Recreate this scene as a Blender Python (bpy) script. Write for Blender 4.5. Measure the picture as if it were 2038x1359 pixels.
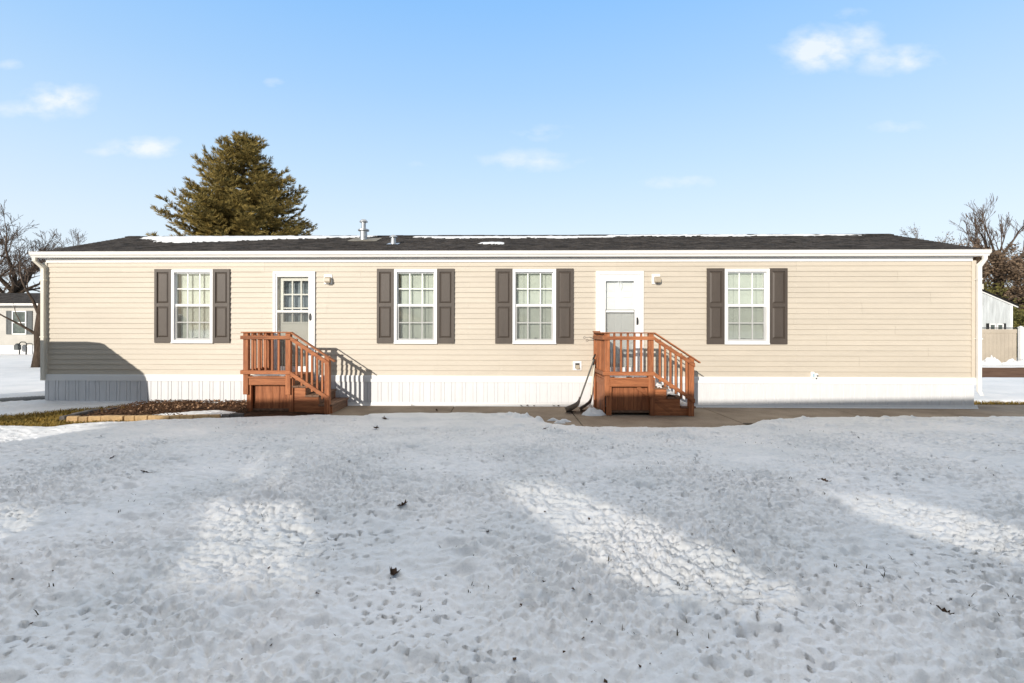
import bpy, bmesh, math, random
import numpy as np
from mathutils import Vector, Matrix
R = math.radians
S = bpy.context.scene
for o in list(bpy.data.objects): bpy.data.objects.remove(o)
COL = S.collection

# ------------------------------------------------------------ camera
EYE, DIST = 1.58, 10.3
cd = bpy.data.cameras.new('camera'); cam = bpy.data.objects.new('camera', cd); COL.objects.link(cam)
cd.sensor_width = 36.0; cd.lens = 36.0 * 989.0 / 2038.0
cd.shift_x = 40.0 / 2038.0; cd.shift_y = -23.5 / 2038.0
cd.clip_start = 0.05; cd.clip_end = 3000
cam.matrix_world = (Matrix.Translation((0, -DIST, EYE)) @ Matrix.Rotation(R(1.4), 4, 'Z') @ Matrix.Rotation(R(90), 4, 'X')
                    @ Matrix.Rotation(R(0.09), 4, 'Z'))
S.camera = cam

# ------------------------------------------------------------ light
SUN_T = Vector((0.51, 1.13, -0.362)).normalized()          # direction the sunlight travels
sl = bpy.data.lights.new('sun', 'SUN'); sun = bpy.data.objects.new('sun', sl); COL.objects.link(sun)
sl.energy = 4.3; sl.angle = R(0.45); sl.color = (1.0, 0.93, 0.835)
sun.rotation_euler = SUN_T.to_track_quat('-Z', 'Y').to_euler(); sun.location = (-30, -60, 30)

w = bpy.data.worlds.new('World'); S.world = w; w.use_nodes = True
nt = w.node_tree; N = nt.nodes; L = nt.links
for n in list(N): N.remove(n)
def nn(t, **k):
    n = N.new(t)
    for a, b in k.items(): setattr(n, a, b)
    return n
def wm(op, a, b=None, c=None):
    n = nn('ShaderNodeMath', operation=op)
    for i, v in enumerate((a, b, c)):
        if v is None: continue
        if isinstance(v, (int, float)): n.inputs[i].default_value = v
        else: L.new(v, n.inputs[i])
    return n.outputs[0]
out = nn('ShaderNodeOutputWorld'); bg = nn('ShaderNodeBackground'); L.new(bg.outputs[0], out.inputs[0])
sky = nn('ShaderNodeTexSky', sky_type='NISHITA'); sky.sun_disc = False
sky.sun_elevation = math.asin(-SUN_T.z); sky.sun_rotation = math.atan2(-SUN_T.x, -SUN_T.y)
sky.altitude = 200; sky.air_density = 1.0; sky.dust_density = 1.2; sky.ozone_density = 1.0
bg.inputs[1].default_value = 0.15
tc = nn('ShaderNodeTexCoord'); sx = nn('ShaderNodeSeparateXYZ'); L.new(tc.outputs['Generated'], sx.inputs[0])
dx, dy, dz = sx.outputs
# clear winter sky: pale at the horizon, blue higher up, brightened overhead to light the snow (by elevation)
ramp = nn('ShaderNodeValToRGB'); L.new(dz, ramp.inputs[0])
cr = ramp.color_ramp
K = 1 / 0.15
def stop(p, c):
    e = cr.elements.new(p); e.color = (c[0], c[1], c[2], 1)
cr.elements[0].position = 0.0; cr.elements[0].color = (0.88, 0.95, 1.0, 1)
cr.elements[1].position = 1.0; cr.elements[1].color = (1.69, 1.66, 1.62, 1)
stop(0.17, (0.74, 0.87, 1.0)); stop(0.30, (0.56, 0.77, 1.0)); stop(0.43, (0.395, 0.655, 1.0)); stop(0.55, (0.275, 0.565, 1.0)); stop(0.62, (0.36, 0.60, 0.98)); stop(0.72, (1.45, 1.43, 1.40))
# the half of the sky behind the viewer is dimmed for darker shaded walls, overhead raised for the snow
front = nn('ShaderNodeMapRange', interpolation_type='SMOOTHSTEP'); L.new(dy, front.inputs[0])
front.inputs[1].default_value = -0.50; front.inputs[2].default_value = 0.30; front.inputs[3].default_value = 0.30; front.inputs[4].default_value = 1.0
vm = nn('ShaderNodeVectorMath', operation='SCALE'); L.new(ramp.outputs[0], vm.inputs[0]); L.new(wm('MULTIPLY', front.outputs[0], K), vm.inputs[3])
mix = nn('ShaderNodeMix', data_type='RGBA'); mix.inputs[0].default_value = 0.88
L.new(sky.outputs[0], mix.inputs[6]); L.new(vm.outputs[0], mix.inputs[7])
# clouds to the north, placed by bearing (x/y) and slope (z/y)
yy = wm('MAXIMUM', dy, 0.05); cu = wm('DIVIDE', dx, yy); cv = wm('DIVIDE', dz, yy)
cvec = nn('ShaderNodeCombineXYZ'); L.new(cu, cvec.inputs[0]); L.new(wm('MULTIPLY', cv, 1.7), cvec.inputs[1])
nz = nn('ShaderNodeTexNoise'); nz.inputs['Scale'].default_value = 16; nz.inputs['Detail'].default_value = 7; nz.inputs['Roughness'].default_value = 0.55
L.new(cvec.outputs[0], nz.inputs['Vector'])
nlow = nn('ShaderNodeTexNoise'); nlow.inputs['Scale'].default_value = 5; nlow.inputs['Detail'].default_value = 3
L.new(cvec.outputs[0], nlow.inputs['Vector'])
CL = [(0.625,0.556,0.060,0.034,1.05),(0.695,0.572,0.050,0.030,0.75),(0.775,0.535,0.070,0.024,0.8),(0.69,0.625,0.05,0.014,0.35),(0.78,0.405,0.06,0.013,0.42),
      (-0.915,0.470,0.055,0.027,1.1),(-0.99,0.454,0.06,0.016,0.6),(-1.02,0.545,0.04,0.012,0.45),
      (-0.735,0.372,0.065,0.017,0.95),(-0.800,0.363,0.05,0.010,0.6),(-0.47,0.502,0.02,0.009,0.6),
      (0.05,0.342,0.09,0.020,0.62),(0.08,0.395,0.06,0.018,0.42),(0.35,0.295,0.07,0.012,0.55),(-0.18,0.335,0.03,0.010,0.3),(0.75,0.285,0.08,0.012,0.2),(-0.14,0.28,0.06,0.012,0.2)]
tot = None
for (u, v, a, b, k) in CL:
    q = wm('ADD', wm('POWER', wm('DIVIDE', wm('SUBTRACT', cu, u), a), 2), wm('POWER', wm('DIVIDE', wm('SUBTRACT', cv, v), b), 2))
    e = wm('MULTIPLY', wm('EXPONENT', wm('MULTIPLY', q, -0.62)), k)
    tot = e if tot is None else wm('MAXIMUM', tot, e)
nse = wm('ADD', wm('MULTIPLY', wm('SUBTRACT', nz.outputs[0], 0.5), 3.4), wm('MULTIPLY', wm('SUBTRACT', nlow.outputs[0], 0.5), 1.5))
cl = wm('SUBTRACT', wm('MULTIPLY', tot, wm('ADD', nse, 1.0)), 0.22)
cl = wm('MINIMUM', wm('MULTIPLY', wm('MAXIMUM', cl, 0), 0.72), 0.70)
cl = wm('MULTIPLY', cl, wm('GREATER_THAN', dy, 0.05))
mixc = nn('ShaderNodeMix', data_type='RGBA'); L.new(cl, mixc.inputs[0]); L.new(mix.outputs[2], mixc.inputs[6])
mixc.inputs[7].default_value = (0.96 * K, 0.97 * K, 1.0 * K, 1)
L.new(mixc.outputs[2], bg.inputs[0])
S.view_settings.view_transform = 'Standard'; S.view_settings.look = 'None'
S.view_settings.exposure = 0.10; S.view_settings.gamma = 1.0; S.view_settings.use_curve_mapping = False
S.render.engine = 'CYCLES'
S.cycles.use_denoising = True; S.cycles.denoiser = "OPENIMAGEDENOISE"; S.cycles.denoising_input_passes = "RGB_ALBEDO_NORMAL"; S.cycles.denoising_prefilter = "ACCURATE"; S.cycles.caustics_reflective = True; S.cycles.caustics_refractive = False
S.cycles.blur_glossy = 0.5; S.cycles.max_bounces = 8; S.cycles.transparent_max_bounces = 16

# ------------------------------------------------------------ helpers
def tag(o, label=None, cat=None, group=None, kind=None):
    if label: o['label'] = label
    if cat: o['category'] = cat
    if group: o['group'] = group
    if kind: o['kind'] = kind
    return o
def empty(name, loc=(0, 0, 0), rz=0, **k):
    o = bpy.data.objects.new(name, None); COL.objects.link(o); o.location = loc; o.rotation_euler = (0, 0, rz); o.empty_display_size = 0.2
    return tag(o, **k)
class MB:
    def __init__(s): s.v = []; s.f = []
    def add(s, vs, fs):
        b = len(s.v); s.v += [tuple(p) for p in vs]; s.f += [tuple(i + b for i in f) for f in fs]
    def box(s, x0, x1, y0, y1, z0, z1):
        s.add([(x0,y0,z0),(x1,y0,z0),(x1,y1,z0),(x0,y1,z0),(x0,y0,z1),(x1,y0,z1),(x1,y1,z1),(x0,y1,z1)],
              [(0,3,2,1),(4,5,6,7),(0,1,5,4),(1,2,6,5),(2,3,7,6),(3,0,4,7)]); return s
    def beam(s, p, q, wd, th, up=(0, 0, 1)):
        """bar from p to q; wd across, th along up"""
        p = Vector(p); q = Vector(q); d = (q - p).normalized(); up = Vector(up)
        a = d.cross(up).normalized(); b = a.cross(d).normalized()
        a *= wd / 2; b *= th / 2
        s.add([p-a-b, p+a-b, p+a+b, p-a+b, q-a-b, q+a-b, q+a+b, q-a+b],
              [(0,1,2,3),(7,6,5,4),(0,4,5,1),(1,5,6,2),(2,6,7,3),(3,7,4,0)]); return s
    def prism_y(s, poly, y0, y1):
        """polygon of (x,z), counter-clockwise seen from -y, extruded in y"""
        n = len(poly)
        s.add([(x, y0, z) for x, z in poly] + [(x, y1, z) for x, z in poly],
              [tuple(range(n)), tuple(reversed(range(n, 2*n)))] + [(i, i+n, (i+1) % n + n, (i+1) % n) for i in range(n)]); return s
    def prism_z(s, poly, z0, z1):
        n = len(poly)
        s.add([(x, y, z0) for x, y in poly] + [(x, y, z1) for x, y in poly],
              [tuple(reversed(range(n))), tuple(range(n, 2*n))] + [(i, (i+1) % n, (i+1) % n + n, i+n) for i in range(n)]); return s
    def prism_x(s, poly, x0, x1):
        """polygon of (y,z), extruded in x"""
        n = len(poly)
        s.add([(x0, y, z) for y, z in poly] + [(x1, y, z) for y, z in poly],
              [tuple(reversed(range(n))), tuple(range(n, 2*n))] + [(i, (i+1) % n, (i+1) % n + n, i+n) for i in range(n)]); return s
    def tube(s, pts, rad, n=8, cap=True):
        pts = [Vector(p) for p in pts]
        if not hasattr(rad, '__len__'): rad = [rad] * len(pts)
        b = len(s.v); d = (pts[1] - pts[0]).normalized()
        a = d.orthogonal().normalized()
        for i, p in enumerate(pts):
            if 0 < i < len(pts) - 1: d = (pts[i+1] - pts[i-1]).normalized()
            elif i: d = (pts[i] - pts[i-1]).normalized()
            a = (a - d * a.dot(d)).normalized(); c = d.cross(a)
            for k in range(n):
                t = 2 * math.pi * k / n
                s.v.append(tuple(p + (a * math.cos(t) + c * math.sin(t)) * rad[i]))
        for i in range(len(pts) - 1):
            for k in range(n):
                s.f.append((b+i*n+k, b+i*n+(k+1) % n, b+(i+1)*n+(k+1) % n, b+(i+1)*n+k))
        if cap:
            s.f.append(tuple(b + k for k in reversed(range(n)))); s.f.append(tuple(b + (len(pts)-1)*n + k for k in range(n)))
        return s
    def lathe(s, prof, cx, cy, n=20):
        """profile of (r,z) about a vertical axis"""
        b = len(s.v)
        for r, z in prof:
            for k in range(n):
                t = 2*math.pi*k/n; s.v.append((cx + r*math.cos(t), cy + r*math.sin(t), z))
        for i in range(len(prof)-1):
            for k in range(n):
                s.f.append((b+i*n+k, b+i*n+(k+1) % n, b+(i+1)*n+(k+1) % n, b+(i+1)*n+k))
        s.f.append(tuple(b + k for k in reversed(range(n)))); s.f.append(tuple(b + (len(prof)-1)*n + k for k in range(n)))
        return s
    def build(s, name, mat, parent=None, smooth=False, bevel=0, fix=True, **k):
        me = bpy.data.meshes.new(name); me.from_pydata(s.v, [], s.f); me.update()
        if fix:
            bm = bmesh.new(); bm.from_mesh(me); bmesh.ops.recalc_face_normals(bm, faces=bm.faces); bm.to_mesh(me); bm.free()
        me.materials.append(mat)
        if smooth: me.polygons.foreach_set('use_smooth', [True] * len(me.polygons))
        o = bpy.data.objects.new(name, me); COL.objects.link(o)
        if parent: o.parent = parent
        if bevel:
            m = o.modifiers.new('bevel', 'BEVEL'); m.width = bevel; m.segments = 2; m.limit_method = 'ANGLE'
        return tag(o, **k)
def copy_tree(o, parent=None):
    c = o.copy(); COL.objects.link(c)
    if parent: c.parent = parent
    for ch in list(o.children): copy_tree(ch, c)
    return c

# ------------------------------------------------------------ materials
def mat(name, col, rough=0.6, var=0.0, vscale=4.0, bump=0.0, bscale=60.0, metal=0.0, spec=0.5, stretch=(1, 1, 1), col2=None, detail=6, coords='Object', ramp=(0.35, 0.65), fine=0.0, fscale=40):
    m = bpy.data.materials.new(name); m.use_nodes = True; t = m.node_tree; p = t.nodes['Principled BSDF']
    p.inputs['Roughness'].default_value = rough; p.inputs['Metallic'].default_value = metal
    p.inputs['Specular IOR Level'].default_value = spec
    p.inputs['Base Color'].default_value = (*col, 1)
    c = t.nodes.new('ShaderNodeTexCoord'); mp = t.nodes.new('ShaderNodeMapping'); mp.inputs['Scale'].default_value = stretch
    t.links.new(c.outputs[coords], mp.inputs[0])
    if var or col2:
        n = t.nodes.new('ShaderNodeTexNoise'); n.inputs['Scale'].default_value = vscale; n.inputs['Detail'].default_value = detail; n.inputs['Roughness'].default_value = 0.62
        t.links.new(mp.outputs[0], n.inputs['Vector'])
        r = t.nodes.new('ShaderNodeValToRGB'); t.links.new(n.outputs[0], r.inputs[0])
        r.color_ramp.elements[0].position = ramp[0]; r.color_ramp.elements[1].position = ramp[1]
        a = col2 if col2 else tuple(x * (1 - var) for x in col); b = col if col2 else tuple(min(1, x * (1 + var)) for x in col)
        r.color_ramp.elements[0].color = (*a, 1); r.color_ramp.elements[1].color = (*b, 1)
        outc = r.outputs[0]
        if fine:
            n2 = t.nodes.new('ShaderNodeTexNoise'); n2.inputs['Scale'].default_value = fscale; n2.inputs['Detail'].default_value = 4
            t.links.new(mp.outputs[0], n2.inputs['Vector'])
            r2 = t.nodes.new('ShaderNodeValToRGB'); t.links.new(n2.outputs[0], r2.inputs[0])
            r2.color_ramp.elements[0].position = 0.3; r2.color_ramp.elements[1].position = 0.7
            r2.color_ramp.elements[0].color = (1 - fine,) * 3 + (1,); r2.color_ramp.elements[1].color = (1, 1, 1, 1)
            mx = t.nodes.new('ShaderNodeMix'); mx.data_type = 'RGBA'; mx.blend_type = 'MULTIPLY'; mx.inputs[0].default_value = 1
            t.links.new(outc, mx.inputs[6]); t.links.new(r2.outputs[0], mx.inputs[7]); outc = mx.outputs[2]
        t.links.new(outc, p.inputs['Base Color'])
    if bump:
        n = t.nodes.new('ShaderNodeTexNoise'); n.inputs['Scale'].default_value = bscale; n.inputs['Detail'].default_value = 5
        t.links.new(mp.outputs[0], n.inputs['Vector'])
        b = t.nodes.new('ShaderNodeBump'); b.inputs['Strength'].default_value = bump; b.inputs['Distance'].default_value = 0.01
        t.links.new(n.outputs[0], b.inputs['Height']); t.links.new(b.outputs[0], p.inputs['Normal'])
    return m
def add_random(m, amt=0.15):
    """each object (or copy) a little lighter or darker"""
    t = m.node_tree; p = t.nodes['Principled BSDF']; i = p.inputs['Base Color']
    oi = t.nodes.new('ShaderNodeObjectInfo'); mr = t.nodes.new('ShaderNodeMapRange'); t.links.new(oi.outputs['Random'], mr.inputs[0])
    mr.inputs[3].default_value = 1 - amt; mr.inputs[4].default_value = 1 + amt
    h = t.nodes.new('ShaderNodeHueSaturation'); t.links.new(mr.outputs[0], h.inputs['Value'])
    if i.links: t.links.new(i.links[0].from_socket, h.inputs['Color'])
    else: h.inputs['Color'].default_value = i.default_value
    t.links.new(h.outputs[0], i); return m

M_SIDING = mat('siding_vinyl', (0.550, 0.490, 0.402), 0.55, var=0.035, vscale=1.3, bump=0.12, bscale=30, stretch=(0.6, 1, 5), fine=0.05, fscale=14)
def use_tone(m):
    t = m.node_tree; i = t.nodes['Principled BSDF'].inputs['Base Color']; a = t.nodes.new('ShaderNodeAttribute'); a.attribute_name = 'tone'
    mr = t.nodes.new('ShaderNodeMath'); mr.operation = 'MAXIMUM'; mr.inputs[1].default_value = 0.9; t.links.new(a.outputs['Fac'], mr.inputs[0])
    h = t.nodes.new('ShaderNodeHueSaturation'); t.links.new(mr.outputs[0], h.inputs['Value']); t.links.new(i.links[0].from_socket, h.inputs['Color']); t.links.new(h.outputs[0], i)
use_tone(M_SIDING)
M_WHITE = mat('white_vinyl', (0.80, 0.80, 0.79), 0.42, var=0.02, vscale=3)
M_TRIM = mat('white_trim', (0.80, 0.79, 0.765), 0.45, var=0.03, vscale=2, stretch=(1, 1, 4))
M_SKIRT = mat('skirting_vinyl', (0.70, 0.705, 0.715), 0.5, var=0.03, vscale=1.5, stretch=(4, 1, 0.7), fine=0.05, fscale=9)
M_SHUT = mat('shutter_brown', (0.068, 0.053, 0.042), 0.55, var=0.1, vscale=6, bump=0.2, bscale=90, stretch=(1, 1, 0.15))
M_ROOF = mat('asphalt_shingle', (0.062, 0.055, 0.050), 0.92, var=0.6, vscale=7, bump=0.8, bscale=120, fine=0.6, fscale=45, spec=0.15, stretch=(0.5, 1, 1))
M_GUT = mat('gutter_white', (0.80, 0.78, 0.74), 0.35, var=0.04, vscale=1.5, stretch=(0.5, 1, 3))
M_DARK = mat('dark_interior', (0.03, 0.03, 0.032), 0.8)
M_BLIND = mat('blind_white', (0.86, 0.88, 0.83), 0.6, var=0.03, vscale=3)
M_CORD = mat('blind_cord', (0.20, 0.22, 0.20), 0.8)
M_BLACK = mat('black_metal', (0.02, 0.02, 0.02), 0.35)
M_GALV = mat('galvanised_metal', (0.40, 0.42, 0.44), 0.38, var=0.12, vscale=9, metal=0.55)
M_TAUPE = mat('taupe_plastic', (0.42, 0.36, 0.27), 0.45)
M_DOORBEIGE = mat('door_offwhite', (0.70, 0.67, 0.60), 0.5, var=0.02, vscale=4)
M_DOWN = mat('downspout_cream', (0.68, 0.64, 0.55), 0.4, var=0.05, vscale=2)
M_SEAM = mat('seal_strip', (0.12, 0.12, 0.12), 0.6)
def wood(name, c1, c2, zs):
    m = mat(name, c1, 0.62, col2=c2, vscale=3.2, stretch=zs, bump=0.35, bscale=25, detail=8, ramp=(0.30, 0.68), fine=0.35, fscale=16, spec=0.3)
    return add_random(m, 0.16)
M_WOODV = wood('stained_wood_upright', (0.52, 0.195, 0.080), (0.25, 0.080, 0.030), (6, 6, 0.5))
M_WOODH = wood('stained_wood_level', (0.52, 0.198, 0.081), (0.25, 0.080, 0.030), (0.5, 6, 6))
M_WOODT = wood('weathered_tread', (0.30, 0.175, 0.11), (0.15, 0.080, 0.047), (6, 0.5, 6))

def glass(name, tint, refl, rough):
    m = bpy.data.materials.new(name); m.use_nodes = True; t = m.node_tree
    for n in list(t.nodes): t.nodes.remove(n)
    o = t.nodes.new('ShaderNodeOutputMaterial'); mx = t.nodes.new('ShaderNodeMixShader')
    a = t.nodes.new('ShaderNodeBsdfTransparent'); a.inputs[0].default_value = (*tint, 1)
    g = t.nodes.new('ShaderNodeBsdfGlossy'); g.inputs['Roughness'].default_value = rough; g.inputs[0].default_value = (0.95, 0.97, 1, 1)
    lw = t.nodes.new('ShaderNodeLayerWeight'); lw.inputs[0].default_value = 0.25
    mr = t.nodes.new('ShaderNodeMapRange'); t.links.new(lw.outputs['Fresnel'], mr.inputs[0])
    mr.inputs[1].default_value = 0.0; mr.inputs[2].default_value = 1.0; mr.inputs[3].default_value = refl; mr.inputs[4].default_value = 0.9
    t.links.new(mr.outputs[0], mx.inputs[0]); t.links.new(a.outputs[0], mx.inputs[1]); t.links.new(g.outputs[0], mx.inputs[2])
    t.links.new(mx.outputs[0], o.inputs[0]); return m
M_GLASS = glass('window_glass', (0.965, 0.982, 0.962), 0.10, 0.03)
M_GLASSD = glass('door_glass', (0.985, 0.995, 0.99), 0.06, 0.03)
def screen_mat():
    m = bpy.data.materials.new('insect_screen'); m.use_nodes = True; t = m.node_tree
    for n in list(t.nodes): t.nodes.remove(n)
    o = t.nodes.new('ShaderNodeOutputMaterial'); mx = t.nodes.new('ShaderNodeMixShader'); mx.inputs[0].default_value = 0.30
    a = t.nodes.new('ShaderNodeBsdfTransparent'); d = t.nodes.new('ShaderNodeBsdfDiffuse'); d.inputs[0].default_value = (0.16, 0.16, 0.15, 1)
    t.links.new(a.outputs[0], mx.inputs[1]); t.links.new(d.outputs[0], mx.inputs[2]); t.links.new(mx.outputs[0], o.inputs[0]); return m
M_SCREEN = screen_mat()
def snow_mat():
    m = bpy.data.materials.new('old_snow'); m.use_nodes = True; t = m.node_tree; p = t.nodes['Principled BSDF']
    p.inputs['Roughness'].default_value = 0.55; p.inputs['Specular IOR Level'].default_value = 0.25
    c = t.nodes.new('ShaderNodeTexCoord')
    def noise(s, d=5):
        n = t.nodes.new('ShaderNodeTexNoise'); n.inputs['Scale'].default_value = s; n.inputs['Detail'].default_value = d
        n.inputs['Roughness'].default_value = 0.6; t.links.new(c.outputs['Object'], n.inputs['Vector']); return n.outputs[0]
    r = t.nodes.new('ShaderNodeValToRGB'); t.links.new(noise(1.1, 8), r.inputs[0])
    r.color_ramp.elements[0].position = 0.3; r.color_ramp.elements[0].color = (0.66, 0.68, 0.69, 1)
    r.color_ramp.elements[1].position = 0.62; r.color_ramp.elements[1].color = (0.79, 0.79, 0.79, 1)
    # fine flecks of grit and leaf dust
    r2 = t.nodes.new('ShaderNodeValToRGB'); t.links.new(noise(34, 4), r2.inputs[0])
    r2.color_ramp.elements[0].position = 0.24; r2.color_ramp.elements[0].color = (0.45, 0.43, 0.40, 1)
    r2.color_ramp.elements[1].position = 0.33; r2.color_ramp.elements[1].color = (1, 1, 1, 1)
    mx = t.nodes.new('ShaderNodeMix'); mx.data_type = 'RGBA'; mx.blend_type = 'MULTIPLY'; mx.inputs[0].default_value = 1
    t.links.new(r.outputs[0], mx.inputs[6]); t.links.new(r2.outputs[0], mx.inputs[7]); t.links.new(mx.outputs[2], p.inputs['Base Color'])
    b = t.nodes.new('ShaderNodeBump'); b.inputs['Strength'].default_value = 0.6; b.inputs['Distance'].default_value = 0.012
    ad = t.nodes.new('ShaderNodeMath'); ad.operation = 'MULTIPLY_ADD'; ad.inputs[1].default_value = 0.35
    t.links.new(noise(95, 3), ad.inputs[0]); t.links.new(noise(30, 5), ad.inputs[2])
    t.links.new(ad.outputs[0], b.inputs['Height']); t.links.new(b.outputs[0], p.inputs['Normal'])
    return m
M_SNOW = snow_mat()
M_GROUND = mat('dormant_turf', (0.13, 0.10, 0.045), 0.95, col2=(0.05, 0.042, 0.022), vscale=3, bump=0.8, bscale=50, fine=0.4, fscale=30, spec=0.1)
M_CONC = mat('stained_concrete', (0.40, 0.325, 0.245), 0.85, col2=(0.24, 0.185, 0.135), vscale=1.1, bump=0.3, bscale=90, detail=9, fine=0.25, fscale=45, spec=0.2)
M_MULCH = mat('mulch', (0.085, 0.046, 0.027), 0.95, col2=(0.028, 0.016, 0.010), vscale=14, bump=0.8, bscale=60, spec=0.1)
M_CHIP = add_random(mat('wood_chip', (0.16, 0.090, 0.052), 0.9, col2=(0.045, 0.024, 0.015), vscale=9, spec=0.1, ramp=(.3, .75)), 0.3)
M_SOIL = mat('bare_soil', (0.19, 0.105, 0.062), 0.95, col2=(0.11, 0.058, 0.034), vscale=2, bump=0.8, bscale=30, spec=0.1)
M_STRAW = mat('dry_grass', (0.36, 0.235, 0.055), 0.8, col2=(0.17, 0.125, 0.03), vscale=5, spec=0.15)
M_EDGE = add_random(mat('edging_block_tan', (0.46, 0.31, 0.16), 0.85, var=0.2, vscale=12, bump=0.5, bscale=60, spec=0.2), 0.14)
M_EDGED = add_random(mat('edging_block_dark', (0.11, 0.10, 0.095), 0.9, var=0.3, vscale=12, bump=0.5, bscale=60, spec=0.2), 0.2)
M_LEAF = add_random(mat('dead_leaf', (0.060, 0.034, 0.020), 0.8, var=0.4, vscale=30, spec=0.2), 0.4)
M_BARK = mat('bark', (0.065, 0.048, 0.036), 0.95, var=0.4, vscale=9, bump=0.8, bscale=25, stretch=(1, 1, 0.3), spec=0.1)
M_TWIG = mat('twig_bark', (0.115, 0.085, 0.066), 0.9, var=0.3, vscale=6, spec=0.1)
M_SPRUCE = mat('spruce_needles', (0.38, 0.27, 0.078), 0.75, col2=(0.045, 0.050, 0.018), vscale=3.5, spec=0.2, detail=8, ramp=(0.32, 0.66))  # noise puts gold sunlit tips and dark shaded gaps into the needle colour
M_YEW = mat('evergreen_needles', (0.21, 0.185, 0.055), 0.75, col2=(0.075, 0.08, 0.028), vscale=1.2, spec=0.2)
M_OAK = mat('dead_oak_leaves', (0.22, 0.155, 0.100), 0.85, col2=(0.10, 0.070, 0.050), vscale=1.5, spec=0.1)
M_GREYSID = mat('grey_siding', (0.46, 0.44, 0.40), 0.6, var=0.06, vscale=2)
M_METALSID = mat('ribbed_metal_siding', (0.50, 0.53, 0.54), 0.5, var=0.18, vscale=3, stretch=(3, 3, 0.3))
M_FENCE = mat('beige_vinyl_fence', (0.44, 0.385, 0.31), 0.6, var=0.06, vscale=2, fine=0.08, fscale=20)
M_SHUTG = mat('shutter_grey', (0.075, 0.085, 0.088), 0.6, var=0.1, vscale=5)
M_VAN = mat('van_paint', (0.10, 0.11, 0.12), 0.3, var=0.02)
M_RUBBER = mat('tyre_rubber', (0.02, 0.02, 0.02), 0.8)
M_BRICK = mat('tan_brick', (0.30, 0.20, 0.14), 0.85, var=0.2, vscale=8)

# ------------------------------------------------------------ terrain
rng = np.random.default_rng(7)
def vnoise(x, y, seed):
    """2-D gradient noise, about -0.7..0.7"""
    xi = np.floor(x).astype(np.int64); yi = np.floor(y).astype(np.int64); xf = x - xi; yf = y - yi
    def g(ix, iy, fx, fy):
        h = (ix * 374761393 + iy * 668265263 + seed * 1442695041) & 0xffffffff
        h = ((h ^ (h >> 13)) * 1274126177) & 0xffffffff; h = (h ^ (h >> 16)) & 0xffff
        a = h * (2 * math.pi / 65536.0); return np.cos(a) * fx + np.sin(a) * fy
    u = xf*xf*xf*(xf*(xf*6-15)+10); v = yf*yf*yf*(yf*(yf*6-15)+10)
    a = g(xi, yi, xf, yf); b = g(xi+1, yi, xf-1, yf); c = g(xi, yi+1, xf, yf-1); d = g(xi+1, yi+1, xf-1, yf-1)
    return a + u*(b-a) + v*(c-a) + u*v*(a-b-c+d)
def fbm(x, y, seed, o=3):
    s = 0; a = 1
    for i in range(o): s = s + a * vnoise(x * 2**i, y * 2**i, seed + i * 17); a *= 0.5
    return s
def poly_sd(px, py, poly):
    """signed distance to a polygon, positive inside"""
    n = len(poly); best = np.full(px.shape, 1e9); ins = np.zeros(px.shape, bool)
    for i in range(n):
        ax, ay = poly[i]; bx, by = poly[(i+1) % n]; ex, ey = bx-ax, by-ay
        wx = px-ax; wy = py-ay; t = np.clip((wx*ex+wy*ey)/(ex*ex+ey*ey+1e-12), 0, 1)
        best = np.minimum(best, (wx-ex*t)**2 + (wy-ey*t)**2)
        if ay != by:
            ins ^= ((ay > py) != (by > py)) & (px < (bx-ax)*(py-ay)/(by-ay)+ax)
    d = np.sqrt(best); return np.where(ins, d, -d)
WALK_EDGE = [(-3.4,-1.30),(-2.8,-1.42),(-1.9,-1.36),(-0.94,-1.26),(0.1,-1.30),(0.5,-1.75),(0.8,-2.08),(1.27,-2.26),(2.0,-2.30),(2.76,-2.33),(3.4,-2.25),(3.9,-2.08),(4.35,-1.75),(4.94,-1.42),(5.6,-1.28),(7,-1.18),(9.4,-1.10),(14,-1.05),(24,-1.05)]
BARE_WALK = [(24, 0.62), (9.6, 0.62), (9.6, 0.4), (-3.4, 0.4)] + WALK_EDGE
BARE_BED = [(-7.55,0.4),(-7.62,-1.0),(-7.5,-1.95),(-7.2,-2.08),(-5.6,-1.86),(-4.72,-1.66),(-3.2,-1.34),(-3.2,0.4)]
BED_PATCH = [(-6.5,-1.42),(-6.0,-1.12),(-5.35,-0.90),(-5.0,-1.02),(-4.92,-1.30),(-4.95,-1.50),(-5.5,-1.58)]
BARE_GRASS = [(-12,-1.55),(-8.95,-1.55),(-8.4,-0.8),(-7.6,-0.25),(-7.4,-1.9),(-5.6,-1.80),(-6.0,-2.0),(-6.45,-2.18),(-6.9,-2.42),(-7.15,-2.62),(-7.9,-2.62),(-9.2,-2.75),(-12,-3.0)]
BARE_SOIL = [(9.8,6.2),(17.3,6.5),(34,6.2),(34,10.6),(21.1,10.5),(9.8,10.2)]
BARE_STRIP = [(9.6,0.4),(24,0.4),(24,0.95),(12,0.92),(10.6,0.86),(9.6,0.95)]
def terrain_base(x, y):
    """gentle swell of the lawn"""
    return 0.085*np.exp(-((y+5.6)/1.7)**2) * (1 + 0.0*x)
HOLES = []
for i in range(130):
    yy_ = rng.uniform(-8.4, -2.6); d_ = yy_ + DIST
    HOLES.append((rng.uniform(-1.08*d_, 1.12*d_), yy_, rng.uniform(0.03, 0.075), rng.uniform(0.015, 0.045), rng.uniform(1.0, 2.2), rng.uniform(-.5, .5)))
LUMPS = []
for i in range(120):
    px = rng.uniform(-0.8, 11); py = np.interp(px, [a for a, b in WALK_EDGE], [b for a, b in WALK_EDGE]) - abs(rng.normal(0.45, 0.35)) - 0.1
    LUMPS.append((px, py, rng.uniform(0.03, 0.10), rng.uniform(0.008, 0.032)))
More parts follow.
